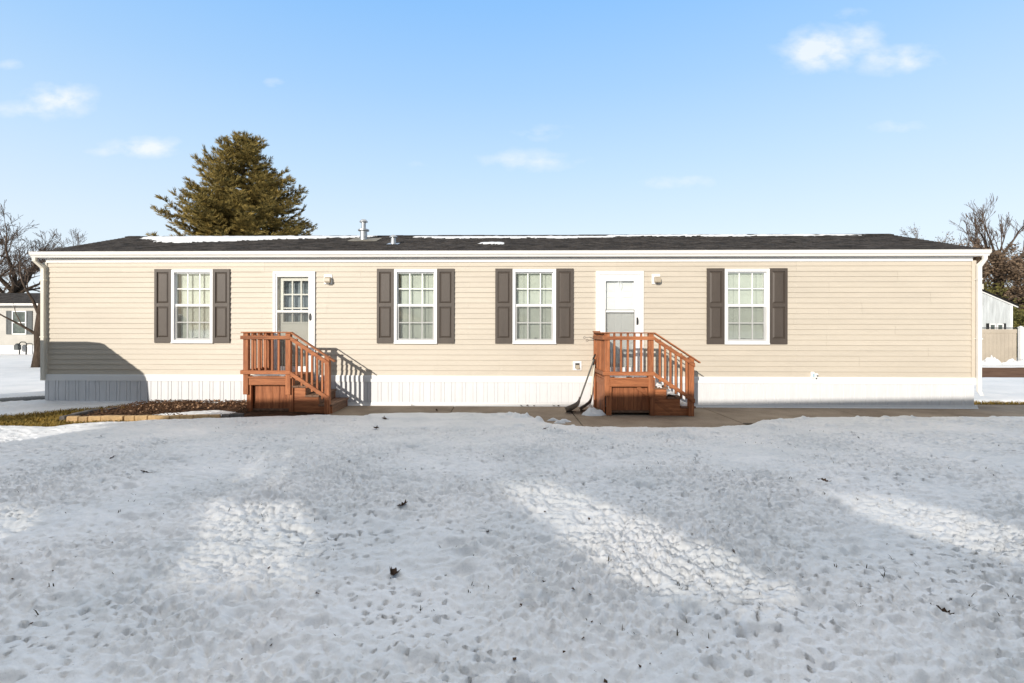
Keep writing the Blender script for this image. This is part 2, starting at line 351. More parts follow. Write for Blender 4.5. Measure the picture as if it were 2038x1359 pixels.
for (px, py) in ((0.25,-1.62),(0.45,-1.75),(0.62,-1.9),(0.34,-1.8),(0.75,-1.72),(0.12,-1.55)): LUMPS.append((px, py, 0.08, 0.05))
def snow_height(x, y):
    cov = np.full(x.shape, 1e9)
    near = (np.abs(x) < 40) & (y < 12)
    edgen = 0.10*fbm(x*2.2, y*2.2, 3, 4)
    for pl in (BARE_WALK, BARE_BED, BARE_GRASS, BARE_SOIL, BARE_STRIP):
        xs_ = np.where(near, x, 1e3)
        d_ = poly_sd(xs_, y, pl)
        if pl is BARE_BED: d_ = np.minimum(d_, -poly_sd(xs_, y, BED_PATCH))
        cov = np.minimum(cov, -d_)
    cov = cov + edgen * np.clip(1.2 - np.abs(y+1.5)*0.1, .5, 1)
    th = np.where(cov > 0, 0.052*(1-np.exp(-np.maximum(cov, 0)/0.055)), cov*0.5)
    h = 0.05*vnoise(x*0.45, y*0.55, 11) + 0.022*fbm(x*1.1, y*1.5, 12, 2)
    wx = 0.10*vnoise(x*2.3, y*2.3, 31) + 0.03*vnoise(x*7, y*7, 32); wy = 0.10*vnoise(x*2.3+40, y*2.3, 33) + 0.03*vnoise(x*7+40, y*7, 34)
    X_, Y_ = x+wx+0.25*y, y+wy
    r1 = np.abs(vnoise(X_*4.4, Y_*5.6, 21)); r2 = np.abs(vnoise(X_*10.0, Y_*13.0, 22)); r3 = np.abs(vnoise(X_*20.0, Y_*25.0, 23))
    tex = -0.044*(r1-0.28)
    patch = np.clip(0.85 + 1.3*vnoise(x*0.8, y*0.8, 41), 0.35, 1.45)
    tex = tex - 0.066*patch*(r2-0.25) - 0.058*patch*(r3-0.25) - 0.024*patch*(np.abs(vnoise(X_*36.0, Y_*44.0, 26))-0.25)
    tex = tex - 0.07*patch*np.maximum(vnoise(x*4.2, y*5.0, 55)-0.28, 0)
    clus = np.clip(0.35 + 1.8*vnoise(x*1.15+3, y*1.15, 43), 0, 1)       # melt holes down to the turf, in clusters
    tex = tex - 0.75*clus*np.maximum(vnoise(X_*14.0+9, Y_*17.0, 56)-0.40, 0) - 0.8*clus*np.maximum(vnoise(X_*26.0, Y_*31.0, 57)-0.37, 0)
    tex = tex + 0.004*vnoise(x*55, y*66, 25)
    tex = tex * np.clip(1.05 - 0.10*np.maximum(y+6.5, 0), 0.55, 1.05)
    soft = np.clip(cov/0.35, 0.12, 1.0)
    # the swept path under the snow south of the slab keeps its step
    stepn = 0.022*(1/(1+np.exp(-np.clip((poly_sd(x, y, [(-2.55,-1.2),(-2.2,-2.1),(-1.9,-2.62),(0.2,-2.62),(0.5,-2.2),(0.9,-1.2)])+0.03*vnoise(x*2,y*2,61))/0.012, -30, 30))))
    stepn += 0.016*(1/(1+np.exp(-np.clip((poly_sd(x, y, [(-2.5,-1.2),(-2.3,-1.85),(-2.0,-1.98),(0.6,-2.02),(0.9,-1.2)])+0.03*vnoise(x*2,y*2,62))/0.012, -30, 30))))
    tex = tex * np.where(stepn > 0.011, 0.4, 1.0)
    z = terrain_base(x, y) + th + soft*(h*np.where(y > -1.2, 0.5, 1) + tex) + np.where(cov > 0.03, stepn, 0)
    for (hx, hy, r, dp, asp, an) in HOLES:
        m = (np.abs(x-hx) < 4*r) & (np.abs(y-hy) < 4*r)
        if m.any():
            ca, sa = math.cos(an), math.sin(an); a = (x[m]-hx)*ca+(y[m]-hy)*sa; b = -(x[m]-hx)*sa+(y[m]-hy)*ca
            q = (a/(r*asp))**2 + (b/r)**2
            z[m] += -dp*np.exp(-q**2*1.2) + 0.22*dp*np.exp(-((np.sqrt(q)-1.35)/0.35)**2)
    for (hx, hy, r, hh) in LUMPS:
        m = (np.abs(x-hx) < 2.5*r) & (np.abs(y-hy) < 2.5*r)
        if m.any():
            q = ((x[m]-hx)**2 + (y[m]-hy)**2)/r**2 * (1 + 0.9*vnoise(x[m]*14, y[m]*14, 71))
            z[m] += hh*np.exp(-q**2)*np.clip(cov[m]/0.1+0.6, 0, 1)
    return z
def axis(segs):
    o = []
    for a, b, s in segs: o.append(np.arange(a, b, s))
    return np.concatenate(o + [np.array([segs[-1][1]])])
def graded(a, b, s0, g):
    o = [a]; s = s0; sg = 1 if b > a else -1
    while (b - o[-1])*sg > 0: o.append(o[-1] + sg*s); s *= g
    return np.array(o[1:])
xf = axis([(-11, -5.2, 0.026), (-5.2, 5.2, 0.0145), (5.2, 11.5, 0.026)]); xs = np.concatenate([graded(-11, -900, 0.05, 1.11)[::-1], xf, graded(11.5, 900, 0.05, 1.11)])
yf = axis([(-8.75, -5.2, 0.0125), (-5.2, -3.0, 0.019), (-3.0, -0.3, 0.03), (-0.3, 1.4, 0.05)]); ys = np.concatenate([graded(-8.75, -600, 0.05, 1.14)[::-1], yf, graded(1.4, 1400, 0.09, 1.075)])
GX, GY = np.meshgrid(xs, ys); GZ = snow_height(GX.ravel(), GY.ravel())
def grid_mesh(name, gx, gy, gz, material):
    ny, nx = gx.shape; co = np.stack([gx.ravel(), gy.ravel(), gz.ravel()], 1).astype(np.float32)
    i = np.arange(ny*nx).reshape(ny, nx); q = np.stack([i[:-1, :-1], i[:-1, 1:], i[1:, 1:], i[1:, :-1]], -1).reshape(-1, 4).astype(np.int32)
    me = bpy.data.meshes.new(name); me.vertices.add(len(co)); me.vertices.foreach_set('co', co.ravel())
    me.loops.add(q.size); me.loops.foreach_set('vertex_index', q.ravel()); me.polygons.add(len(q))
    me.polygons.foreach_set('loop_start', np.arange(0, q.size, 4, dtype=np.int32)); me.polygons.foreach_set('use_smooth', np.ones(len(q), bool))
    me.update(calc_edges=True); me.validate(); me.materials.append(material)
    o = bpy.data.objects.new(name, me); COL.objects.link(o); return o
tag(grid_mesh('snow', GX, GY, GZ.reshape(GX.shape), M_SNOW), kind='structure')
def snow_z(x, y): return float(snow_height(np.array([float(x)]), np.array([float(y)]))[0])
# bare ground under the snow (follows the swell, reaches the horizon)
gx = np.concatenate([[-2500, -400, -150], np.linspace(-40, 40, 81), [150, 400, 2500]]); gy = np.concatenate([[-1500, -400, -150], np.linspace(-40, 40, 161), [150, 400, 2500]])
A, B = np.meshgrid(gx, gy); tag(grid_mesh('ground', A, B, terrain_base(A, B) - 0.02, M_GROUND), kind='structure')
# concrete walkway: slabs with joints
wk = MB(); jx = [-3.3, -1.02, 1.30, 4.05, 6.6, 9.1, 11.6, 14.1, 16.6, 19.1, 24]
for a, b in zip(jx[:-1], jx[1:]):
    lo = -2.75 if b > 1.2 and a < 4 else -1.75
    wk.box(a+0.007, b-0.007, lo, -0.03 if b < 9.5 else 0.55, -0.12, 0.0)
tag(wk.build('walkway', M_CONC, bevel=0.006), kind='structure')
sb = MB(); sb.add([(9.8, 6.0, 0.012), (36, 6.0, 0.012), (36, 10.8, 0.05), (9.8, 10.8, 0.05)], [(0, 1, 2, 3)]); tag(sb.build('soil_strip', M_SOIL), kind='structure')

# ------------------------------------------------------------ the mobile home
HX0, HX1, HB, HT, HD = -9.68, 9.46, 0.625, 3.0, 4.9       # siding left, right, bottom, top, house depth
house = empty('mobile_home', (0, 0, 0), label='long cream sided mobile home with brown shutters and dark shingle roof', cat='mobile home')
WIN = [(-6.985, -6.10), (-2.285, -1.39), (0.175, 1.07), (4.505, 5.41)]; WZ = (1.30, 2.83)
DOORS = [(-4.825, -3.94), (1.885, 2.86)]; DZ = (0.63, 2.79)
OPEN = [(a+0.03, b-0.03, WZ[0]+0.03, WZ[1]-0.03) for a, b in WIN] + [(a+0.03, b-0.03, DZ[0]+0.02, DZ[1]-0.03) for a, b in DOORS]
sid = MB(); tone = []; rsd = random.Random(12); NC = 22; ch = (HT - HB) / NC; LIP = 0.017
JOINTS = [sorted([HX0+0.9+((q*1.37) % 3.4)+3.66*i for i in range(5)]) for q in range(12)]
TONES = [[rsd.uniform(0.978, 1.016) for i in range(8)] for q in range(12)]
WAVE = sorted(set(np.round(np.arange(HX0+0.4, HX1, 0.61), 3).tolist()) | {round(j, 3) for q in JOINTS for j in q})
JOINTS = [[round(j, 3) for j in q] for q in JOINTS]; WV = {(x, c): rsd.uniform(-.0012, .0022) for x in WAVE for c in range(NC)}
def wav(x, c): return WV.get((x, c), 0.0)
for c in range(NC):
    z0 = HB + c*ch; z1 = z0 + ch; cuts = {z0, z1}
    # flat face with a short shoulder near the top (traditional lap)
    for o in OPEN:
        for z in o[2:]:
            if z0 < z < z1: cuts.add(z)
    cuts = sorted(cuts); yf_ = lambda z: -LIP*(1-(z-z0)/ch)
    for za, zb in zip(cuts[:-1], cuts[1:]):
        zm = (za+zb)/2; xs_ = [HX0]
        for o in sorted(OPEN):
            if o[2] < zm < o[3]: xs_ += [o[0], o[1]]
        xs_.append(HX1)
        for i in range(0, len(xs_), 2):
            # laid in lengths that overlap at staggered joints, with a slight wave between nails
            pts = sorted({xs_[i], xs_[i+1]} | {x for x in WAVE if xs_[i]+.02 < x < xs_[i+1]-.02})
            for xa, xb in zip(pts[:-1], pts[1:]):
                k = sum(1 for j in JOINTS[c//2] if j <= xa+1e-4); ya, yb = wav(xa, c), wav(xb, c); ov = 0.0022*(k % 2)
                sid.add([(xa, yf_(za)-ya-ov, za), (xb, yf_(za)-yb-ov, za), (xb, yf_(zb)-ov, zb), (xa, yf_(zb)-ov, zb)], [(0, 1, 2, 3)]); tone.append(TONES[c//2][k])
                if za == z0:
                    sid.add([(xa, -LIP-ya-ov, z0), (xa, 0.006, z0), (xb, 0.006, z0), (xb, -LIP-yb-ov, z0)], [(0, 1, 2, 3)]); tone.append(1.0)
                    sid.add([(xa, 0.006, z0), (xa, 0.006, z0-0.010), (xb, 0.006, z0-0.010), (xb, 0.006, z0)], [(0, 1, 2, 3)]); tone.append(1.0)
# other three sides and the reveals
for (x, s) in ((HX0-0.01, 1), (HX1+0.01, -1)): sid.box(min(x, x+s*0.06), max(x, x+s*0.06), 0.07, HD, 0.0, HT)
sid.box(HX0, HX1, HD-0.06, HD-0.001, 0.0, HT-0.01)
for (a, b, c, d) in OPEN:
    for (x0, x1, z0, z1) in ((a-0.05, a-0.001, c, d), (b+0.001, b+0.05, c, d), (a-0.05, b+0.05, d+0.001, d+0.05), (a-0.05, b+0.05, c-0.05, c-0.001)):
        sid.box(x0, x1, 0.008, 0.30, z0, z1)
    sid.box(a-0.05, b+0.05, 0.301, 0.33, c-0.05, d+0.05)
so_ = sid.build('siding', M_SIDING, house, fix=False)
at_ = so_.data.attributes.new('tone', 'FLOAT', 'FACE'); at_.data.foreach_set('value', tone + [1.0]*(len(so_.data.polygons)-len(tone)))
M_POST = mat('post_vinyl', (0.550, 0.490, 0.402), 0.55, var=0.03, vscale=2)
for x0, x1 in ((-9.735, -9.665), (9.445, 9.535)):
    c = MB(); c.box(x0, x1, -0.032, 0.07, HB-0.03, HT-0.005); c.build('corner_post', M_POST if x0 > 0 else M_DOWN, house, bevel=0.006)
# skirting: ribbed vinyl panels under a white cap
sk = MB(); SZ0, SZ1 = -0.03, 0.505
ribs = []; x = HX0 - 0.02; k = 0; rs = random.Random(3)
while x < HX1 - 0.02:
    ribs.append(x); x += (0.072, 0.148)[k % 2] + rs.uniform(-.004, .004); k += 1
ribs.append(HX1+0.03)
for a, b in zip(ribs[:-1], ribs[1:]):
    g = 0.013
    sk.add([(a+g, -0.030, 0.06), (b, -0.030, 0.06), (b, -0.030, SZ1), (a+g, -0.030, SZ1)], [(0, 1, 2, 3)])
    sk.add([(a, -0.018, 0.06), (a+g, -0.030, 0.06), (a+g, -0.030, SZ1), (a, -0.018, SZ1)], [(0, 1, 2, 3)])
    sk.add([(a-0.0, -0.030, 0.06), (a, -0.018, 0.06), (a, -0.018, SZ1), (a-0.0, -0.030, SZ1)], [(0, 1, 2, 3)])
for xx in (HX0-0.02, HX1-0.02): sk.box(xx, xx+0.05, -0.028, HD, -0.03, SZ1+0.1)
sk.build('skirting', M_SKIRT, house, fix=False)
t = MB(); t.prism_x([(-0.045, SZ1-0.012), (0.0, SZ1-0.012), (0.0, HB), (-0.038, HB), (-0.045, HB-0.02)], HX0-0.05, HX1+0.06); t.build('skirting_cap', M_WHITE, house)
t = MB(); t.prism_x([(-0.062, -0.05), (-0.01, -0.05), (-0.01, 0.065), (-0.034, 0.065), (-0.040, 0.02), (-0.062, -0.01)], HX0-0.06, HX1+0.10); t.build('skirting_track', M_WHITE, house)
# frieze under the eave
t = MB(); t.box(HX0-0.0, HX1+0.0, -0.034, -0.0, HT-0.02, HT+0.062); t.build('frieze_board', M_TRIM, house, bevel=0.004)
# roof
RX0, RX1, EY, EZ, RY, RZ = -9.80, 9.71, -0.10, 3.195, 2.45, 3.99
roof = MB(); rows = 20
for side in (0, 1):
    for r in range(rows):
        f0, f1 = r/rows, (r+1)/rows
        y0 = EY + (RY-EY)*f0; y1 = EY + (RY-EY)*f1; z0 = EZ + (RZ-EZ)*f0; z1 = EZ + (RZ-EZ)*f1
        if side: y0, y1 = 2*RY-y0, 2*RY-y1
        n = 62; up = 0.007
        for k in range(n):
            xa = RX0 + (RX1-RX0)*(k + (0.5 if r % 2 else 0.0)*0)/n; xb = RX0 + (RX1-RX0)*(k+1)/n
            j = rs.uniform(0, 0.005)
            roof.add([(xa, y0, z0+up+j), (xb, y0, z0+up+j), (xb, y1, z1+0.001), (xa, y1, z1+0.001)], [(0, 1, 2, 3) if not side else (3, 2, 1, 0)])
            roof.add([(xa, y0, z0-0.004), (xb, y0, z0-0.004), (xb, y0, z0+up+j), (xa, y0, z0+up+j)], [(0, 1, 2, 3) if not side else (3, 2, 1, 0)])
roof.prism_x([(EY+0.01, EZ-0.02), (2*RY-EY-0.01, EZ-0.02), (RY, RZ-0.012)], RX0+0.01, RX1-0.01)
roof_o = roof.build('roof', M_ROOF, house, fix=False)
rc = MB()
x = RX0
while x < RX1 - 0.1:
    x2 = min(x + 0.30, RX1); h = rs.uniform(0.006, 0.014)
    rc.prism_x([(RY-0.15, RZ-0.045+0.004), (RY-0.15, RZ-0.045+0.012+h), (RY, RZ+0.012+h), (RY+0.15, RZ-0.045+0.012+h), (RY+0.15, RZ-0.045+0.004), (RY, RZ+0.002)], x, x2-0.004); x = x2
rc.build('ridge_cap', M_ROOF, roof_o)
t = MB(); t.box(RX0+0.02, RX1-0.02, EY+0.03, 0.0, HT+0.080, HT+0.095); t.box(RX0+0.02, RX1-0.02, EY+0.012, EY+0.03, HT+0.066, EZ-0.022); t.build('soffit', M_TRIM, house)
for x0 in (RX0+0.005, RX1-0.03):
    g = MB(); g.prism_x([(EY+0.05, EZ-0.10), (2*RY-EY-0.05, EZ-0.10), (2*RY-EY-0.05, EZ-0.025), (RY, RZ-0.02), (EY+0.05, EZ-0.025)], x0+0.03 if x0 < 0 else x0-0.03, x0+0.055 if x0 < 0 else x0-0.005)
    g.build('gable_panel', M_TRIM, house)
# K-style gutter
gp = [(0, 0), (-0.075, 0.0), (-0.085, 0.03), (-0.115, 0.062), (-0.118, 0.118), (-0.128, 0.12), (-0.128, 0.128), (-0.108, 0.128), (-0.108, 0.066), (-0.075, 0.036), (-0.068, 0.006), (-0.006, 0.006), (-0.006, 0.128), (0, 0.128)]
g = MB(); g.prism_x([(EY-0.002+a, HT+0.072+b*0.88) for a, b in gp], -9.86, 9.64)
gut = g.build('gutter', M_GUT, house)
for x0 in (-9.868, 9.642): e = MB(); e.prism_x([(EY-0.002+a, HT+0.072+b*0.88) for a, b in ((0.004, -.003), (-0.077, -0.003), (-0.087, 0.028), (-0.118, 0.06), (-0.13, 0.131), (0.004, 0.131))], x0, x0+0.006); e.build('end_cap', M_GUT, gut)
# downspouts at both corners
def downspout(xc, zb, mat_, foot):
    d = MB(); wd, th = 0.075, 0.055
    xo = xc + (0.03 if xc > 0 else -0.10); pts = [(xo, EY-0.06, HT+0.08), (xo, EY-0.06, HT+0.0), (xc, -0.075, HT-0.12), (xc, -0.075, zb)]
    if foot: pts += [(xc, -0.12, zb-0.06)]
    n = len(pts); b = len(d.v)
    for i, p in enumerate(pts):
        p = Vector(p); yth = Vector((0, th/2, 0)) if i in (0, 1, 3) else Vector((0, th/2, th/2))
        d.v += [tuple(p + Vector((-wd/2, 0, 0)) - yth), tuple(p + Vector((wd/2, 0, 0)) - yth), tuple(p + Vector((wd/2, 0, 0)) + yth), tuple(p + Vector((-wd/2, 0, 0)) + yth)]
    for i in range(n-1):
        for k in range(4): d.f.append((b+4*i+k, b+4*i+(k+1) % 4, b+4*i+4+(k+1) % 4, b+4*i+4+k))
    d.f.append((b+3, b+2, b+1, b)); d.f.append(tuple(b+4*(n-1)+k for k in range(4)))
    o = d.build('downspout', mat_, house, bevel=0.008)
    for z in (2.6, 1.4): s = MB(); s.box(xc-wd/2-0.012, xc+wd/2+0.012, -0.107, -0.03, z, z+0.025); s.build('strap', mat_, o)
    return o
downspout(-9.70, 0.50, M_DOWN, False); downspout(9.545, 0.36, M_GUT, True)

# windows
def window(x0, x1):
    z0, z1 = WZ; f = MB(); F_ = 0.058
    f.box(x0, x0+F_, -0.045, 0.09, z0, z1); f.box(x1-F_, x1, -0.045, 0.09, z0, z1)
    f.box(x0+F_+.001, x1-F_-.001, -0.044, 0.09, z1-F_, z1-.001); f.box(x0+F_+.001, x1-F_-.001, -0.046, 0.09, z0+.001, z0+F_)
    f.box(x0-0.004, x1+0.004, -0.056, -0.02, z0-0.016, z0+0.012)
    wf = f.build('window', M_WHITE, house, bevel=0.004)
    a, b = x0+F_, x1-F_; zm = (z0+z1)/2 + 0.02
    u = MB()      # upper sash, further in
    u.box(a, a+0.018, 0.012, 0.04, zm, z1-F_); u.box(b-0.018, b, 0.012, 0.04, zm, z1-F_); u.box(a+.018, b-.018, 0.012, 0.04, z1-F_-0.022, z1-F_)
    u.build('upper_sash', M_WHITE, wf, bevel=0.003)
    l = MB()      # lower sash
    l.box(a, a+0.034, -0.006, 0.030, z0+F_, zm+0.026); l.box(b-0.034, b, -0.006, 0.030, z0+F_, zm+0.026)
    l.box(a+.034, b-.034, -0.008, 0.030, zm-0.026, zm+0.026); l.box(a+.034, b-.034, -0.008, 0.030, z0+F_, z0+F_+0.035)
    l.build('lower_sash', M_WHITE, wf, bevel=0.003)
    g = MB(); w3 = (b-a)/3
    for (za, zb, y) in ((zm+0.026, z1-F_-0.022, 0.024), (z0+F_+0.035, zm-0.026, 0.010)):
        for k in (1, 2): g.box(a+w3*k-0.011, a+w3*k+0.011, y, y+0.010, za, zb)
        zc = (za+zb)/2; g.box(a+0.018, b-0.018, y-0.001, y+0.009, zc-0.010, zc+0.010)
    g.build('grille', M_WHITE, wf)
    p = MB(); p.box(a+0.010, b-0.010, 0.038, 0.041, zm+0.001, z1-F_-0.001); p.build('upper_pane', M_GLASS, wf)
    p = MB(); p.box(a+0.02, b-0.02, 0.0225, 0.0255, z0+F_+0.01, zm); p.build('lower_pane', M_GLASS, wf)
    p = MB(); p.add([(a+.002, -0.012, z0+F_+.002), (b-.002, -0.012, z0+F_+.002), (b-.002, -0.012, zm-.028), (a+.002, -0.012, zm-.028)], [(0, 1, 2, 3)]); p.build('insect_screen', M_SCREEN, wf)
    return wf, a, b, z0+F_, z1-F_
def blind(wf, a, b, z0, z1, left, bottom, yb, wav_):
    m = MB(); z = z1 - 0.01; r = random.Random(int(a*100))
    m.box(a+left-0.02, b-0.004, yb-0.02, yb+0.02, z1-0.03, z1+0.02)
    while z > z0 + bottom:
        z -= 0.0235; t_ = 0.0
        m.add([(a+left, yb-0.008, z), (b-0.006, yb-0.008, z+t_*0.4), (b-0.006, yb+0.010, z+0.0235+t_), (a+left, yb+0.010, z+0.0235+t_)], [(0, 1, 2, 3)])
    m.box(a+left, b-0.006, yb-0.012, yb+0.012, z-0.02, z-0.002)
    bl = m.build('blind', M_BLIND, wf, fix=False)
    c = MB()
    for k in ((0.36, 0.70) if wav_ else (0.2, 0.8)):
        x = a+left+(b-a-left)*k
        c.tube([(x+(0.008*math.sin(i*1.9) if wav_ else 0), yb-0.016, z1-(z1-z)*i/40) for i in range(41)], 0.0045 if wav_ else 0.0022, 5)
    c.build('blind_cord', M_CORD, bl, smooth=True)
for i, (x0, x1) in enumerate(WIN):
    wf, a, b, z0, z1 = window(x0, x1); blind(wf, a, b, z0, z1, (0.05, 0.055, 0.03, 0.012)[i], (0.02, 0.012, 0.015, 0.085)[i], (0.12, 0.12, 0.115, 0.095)[i], i == 0)
    l = MB(); zc = z0+0.05     # lock / trinket on the lower sill
    r = random.Random(i)
    xm = a + (b-a)*(0.52 if i != 3 else 0.48)
    for k in range(9): l.beam((xm+r.uniform(-.06, .06), 0.06, z0+r.uniform(0.02, .055)), (xm+r.uniform(-.06, .06), 0.065, z0+r.uniform(.02, .06)), 0.008, 0.008)
    l.build('sash_latch', M_CORD, wf)
# shutters
def shutter(x0, x1):
    z0, z1 = WZ[0]-0.005, WZ[1]+0.012; m = MB(); ya, yb = -0.046, -0.012; e_ = 0.052
    zm = (z0+z1)/2 + 0.02
    m.box(x0, x0+e_, ya, yb, z0, z1); m.box(x1-e_, x1, ya, yb, z0, z1)
    m.box(x0+e_, x1-e_, ya, yb, z0, z0+0.11); m.box(x0+e_, x1-e_, ya, yb, z1-0.065, z1); m.box(x0+e_, x1-e_, ya, yb, zm-0.035, zm+0.035)
    m.box(x0+e_, x1-e_, ya+0.022, yb, z0+0.11, z1-0.065)
    for a, b in ((z0+0.11, zm-0.035), (zm+0.035, z1-0.065)):
        X0, X1, Z0, Z1 = x0+e_+0.010, x1-e_-0.010, a+0.010, b-0.010; d_ = 0.03
        m.add([(X0, ya+0.0215, Z0), (X1, ya+0.0215, Z0), (X1, ya+0.0215, Z1), (X0, ya+0.0215, Z1), (X0+d_, ya+0.006, Z0+d_), (X1-d_, ya+0.006, Z0+d_), (X1-d_, ya+0.006, Z1-d_), (X0+d_, ya+0.006, Z1-d_)],
              [(4, 5, 6, 7), (0, 1, 5, 4), (1, 2, 6, 5), (2, 3, 7, 6), (3, 0, 4, 7)])
    m.build('shutter', M_SHUT, house)
for x0, x1 in WIN: shutter(x0-0.358, x0-0.004); shutter(x1+0.004, x1+0.358)

# doors
def handle(parent, x, z, y):
    h = MB(); h.box(x-0.016, x+0.016, y-0.012, y, z-0.075, z+0.075)
    h.tube([(x, y-0.01, z-0.055), (x, y-0.05, z-0.045), (x, y-0.055, z), (x, y-0.05, z+0.045), (x, y-0.01, z+0.055)], 0.008, 8)
    h.build('handle', M_BLACK, parent, smooth=False)
def door(x0, x1, nine):
    z0, z1 = DZ; f = MB(); F_ = 0.05 if nine else 0.075
    f.box(x0, x0+F_, -0.05, 0.1, z0, z1); f.box(x1-F_, x1, -0.05, 0.1, z0, z1); f.box(x0+F_+.001, x1-F_-.001, -0.049, 0.1, z1-F_, z1-.001)
    f.box(x0+F_, x1-F_, -0.06, 0.1, z0-0.02, z0+0.03)
    fr = f.build('door', M_WHITE, house, bevel=0.004)
    a, b = x0+F_+0.004, x1-F_-0.004; c, d = z0+0.04, z1-F_-0.004
    sl_, sr_, st = (0.030, 0.085, 0.055) if nine else (0.125, 0.115, 0.125)
    s = MB(); y0, y1 = -0.035, -0.005
    s.box(a, a+sl_, y0, y1, c, d); s.box(b-sr_, b, y0, y1, c, d); s.box(a+sl_+.0005, b-sr_-.0005, y0+.001, y1, d-st, d-.0005)
    s.box(a+sl_+.0005, b-sr_-.0005, y0+.001, y1, c+.0005, c+0.14)
    zm = 1.955 if nine else 1.965
    s.box(a+sl_+.0005, b-sr_-.0005, y0-.004, y1, zm-0.022, zm+0.022)
    so = s.build('storm_door', M_WHITE, fr, bevel=0.003)
    ga, gb, gc, gd = a+sl_, b-sr_, c+0.14, d-st
    p = MB(); p.box(ga+.001, gb-.001, -0.016, -0.013, gc+.001, gd-.001); p.build('pane', M_GLASSD, fr)
    p = MB(); p.add([(ga+.002, -0.028, gc+.002), (gb-.002, -0.028, gc+.002), (gb-.002, -0.028, zm-.024), (ga+.002, -0.028, zm-.024)], [(0, 1, 2, 3)]); p.build('insect_screen', M_SCREEN, fr)
    if not nine:
        s = MB(); s.box(ga-0.012, gb+0.012, y0-0.008, y0+.0005, zm+0.020, zm+0.030)
        for xx in (ga-0.006, gb-0.004): s.box(xx, xx+0.010, y0-0.006, y0+.0005, c+0.14, zm+.019)
        s.build('seal', M_SEAM, fr)
    # inner door
    i_ = MB(); ya, yb = 0.055, 0.095; xa, xb = x0+0.07, x1-0.07
    if nine:
        xa = x0+0.125; l0, l1, m0, m1 = xa+0.06, x1-0.135, 1.74, 2.60
        i_.box(x0+0.055, l0, ya, yb, z0+0.03, z1-.055); i_.box(l1, x1-0.055, ya, yb, z0+0.03, z1-.055); i_.box(l0, l1, ya, yb, m1, z1-.055); i_.box(l0, l1, ya, yb, z0+0.03, m0)
        w3, h3 = (l1-l0)/3, (m1-m0)/3
        for k in (1, 2): i_.box(l0+w3*k-0.014, l0+w3*k+0.014, ya-.012, yb-.01, m0, m1); i_.box(l0, l1, ya-.013, yb-.011, m0+h3*k-0.014, m0+h3*k+0.014)
        for (q0, q1, r0, r1) in ((l0-.035, l1+.035, m1, m1+.035), (l0-.035, l1+.035, m0-.035, m0), (l0-.035, l0, m0, m1), (l1, l1+.035, m0, m1)): i_.box(q0, q1, ya-0.02, ya-.0005, r0, r1)
        io = i_.build('inner_door', M_DOORBEIGE, fr)
        p = MB(); p.box(l0, l1, yb-0.02, yb-0.015, m0, m1); p.build('lite_pane', M_GLASSD, io)
        cu_ = MB(); n = 26       # curtain behind the lites
        for k in range(n):
            xa_ = l0 + (l1-l0)*k/n; xb_ = l0 + (l1-l0)*(k+1)/n; f_ = lambda q: 0.15 + 0.018*math.sin(q*60)
            cu_.add([(xa_, f_(xa_), m0), (xb_, f_(xb_), m0), (xb_, f_(xb_), m1), (xa_, f_(xa_), m1)], [(0, 1, 2, 3)])
        cu_.build('curtain', M_CURT, io, smooth=True)
    else:
        i_.box(xa, xb, ya+0.012, yb, z0+0.03, z1-.075); X = [xa+0.13, (xa+xb)/2-0.055, (xa+xb)/2+0.055, xb-0.13]; Z_ = [z0+0.2, z0+0.78, z0+0.92, z0+1.62, z0+1.72, z0+1.95]
        i_.box(xa, X[0], ya, ya+.012, z0+.03, z1-.075); i_.box(X[1], X[2], ya, ya+.012, z0+.03, z1-.075); i_.box(X[3], xb, ya, ya+.012, z0+.03, z1-.075)
        zz = [z0+.03] + Z_ + [z1-.075]
        for k in range(0, 8, 2):
            for q0, q1 in ((X[0], X[1]), (X[2], X[3])): i_.box(q0+.0005, q1-.0005, ya+.0005, ya+.012, zz[k], zz[k+1])
        for k in (1, 3, 5):
            for q0, q1 in ((X[0], X[1]), (X[2], X[3])): i_.box(q0+.028, q1-.028, ya+.003, ya+.0118, zz[k]+.028, zz[k+1]-.028)
        io = i_.build('inner_door', M_WHITE, fr)
        k = MB(); k.tube([(xb-0.055, ya, 1.99), (xb-0.055, ya-0.03, 1.99), (xb-0.055, ya-0.034, 1.99), (xb-0.055, ya-0.055, 1.99)], [0.012, 0.012, 0.026, 0.02], 12); k.build('knob', M_GALV, io, smooth=True)
        hk = MB(); hk.tube([(ga+0.27, -0.02, gd), (ga+0.262, -0.022, gd-0.08), (ga+0.30, -0.022, gd-0.16), (ga+0.325, -0.022, gd-0.10), (ga+0.31, -0.02, gd)], 0.004, 5); hk.build('wreath_hook', M_WHITE, fr)
    handle(fr, b-0.045 if nine else b-0.05, 1.84 if nine else 1.76, y0)
M_CURT = mat('grey_curtain', (0.32, 0.35, 0.375), 0.9, var=0.1, vscale=6)
door(*DOORS[0], True); door(*DOORS[1], False)

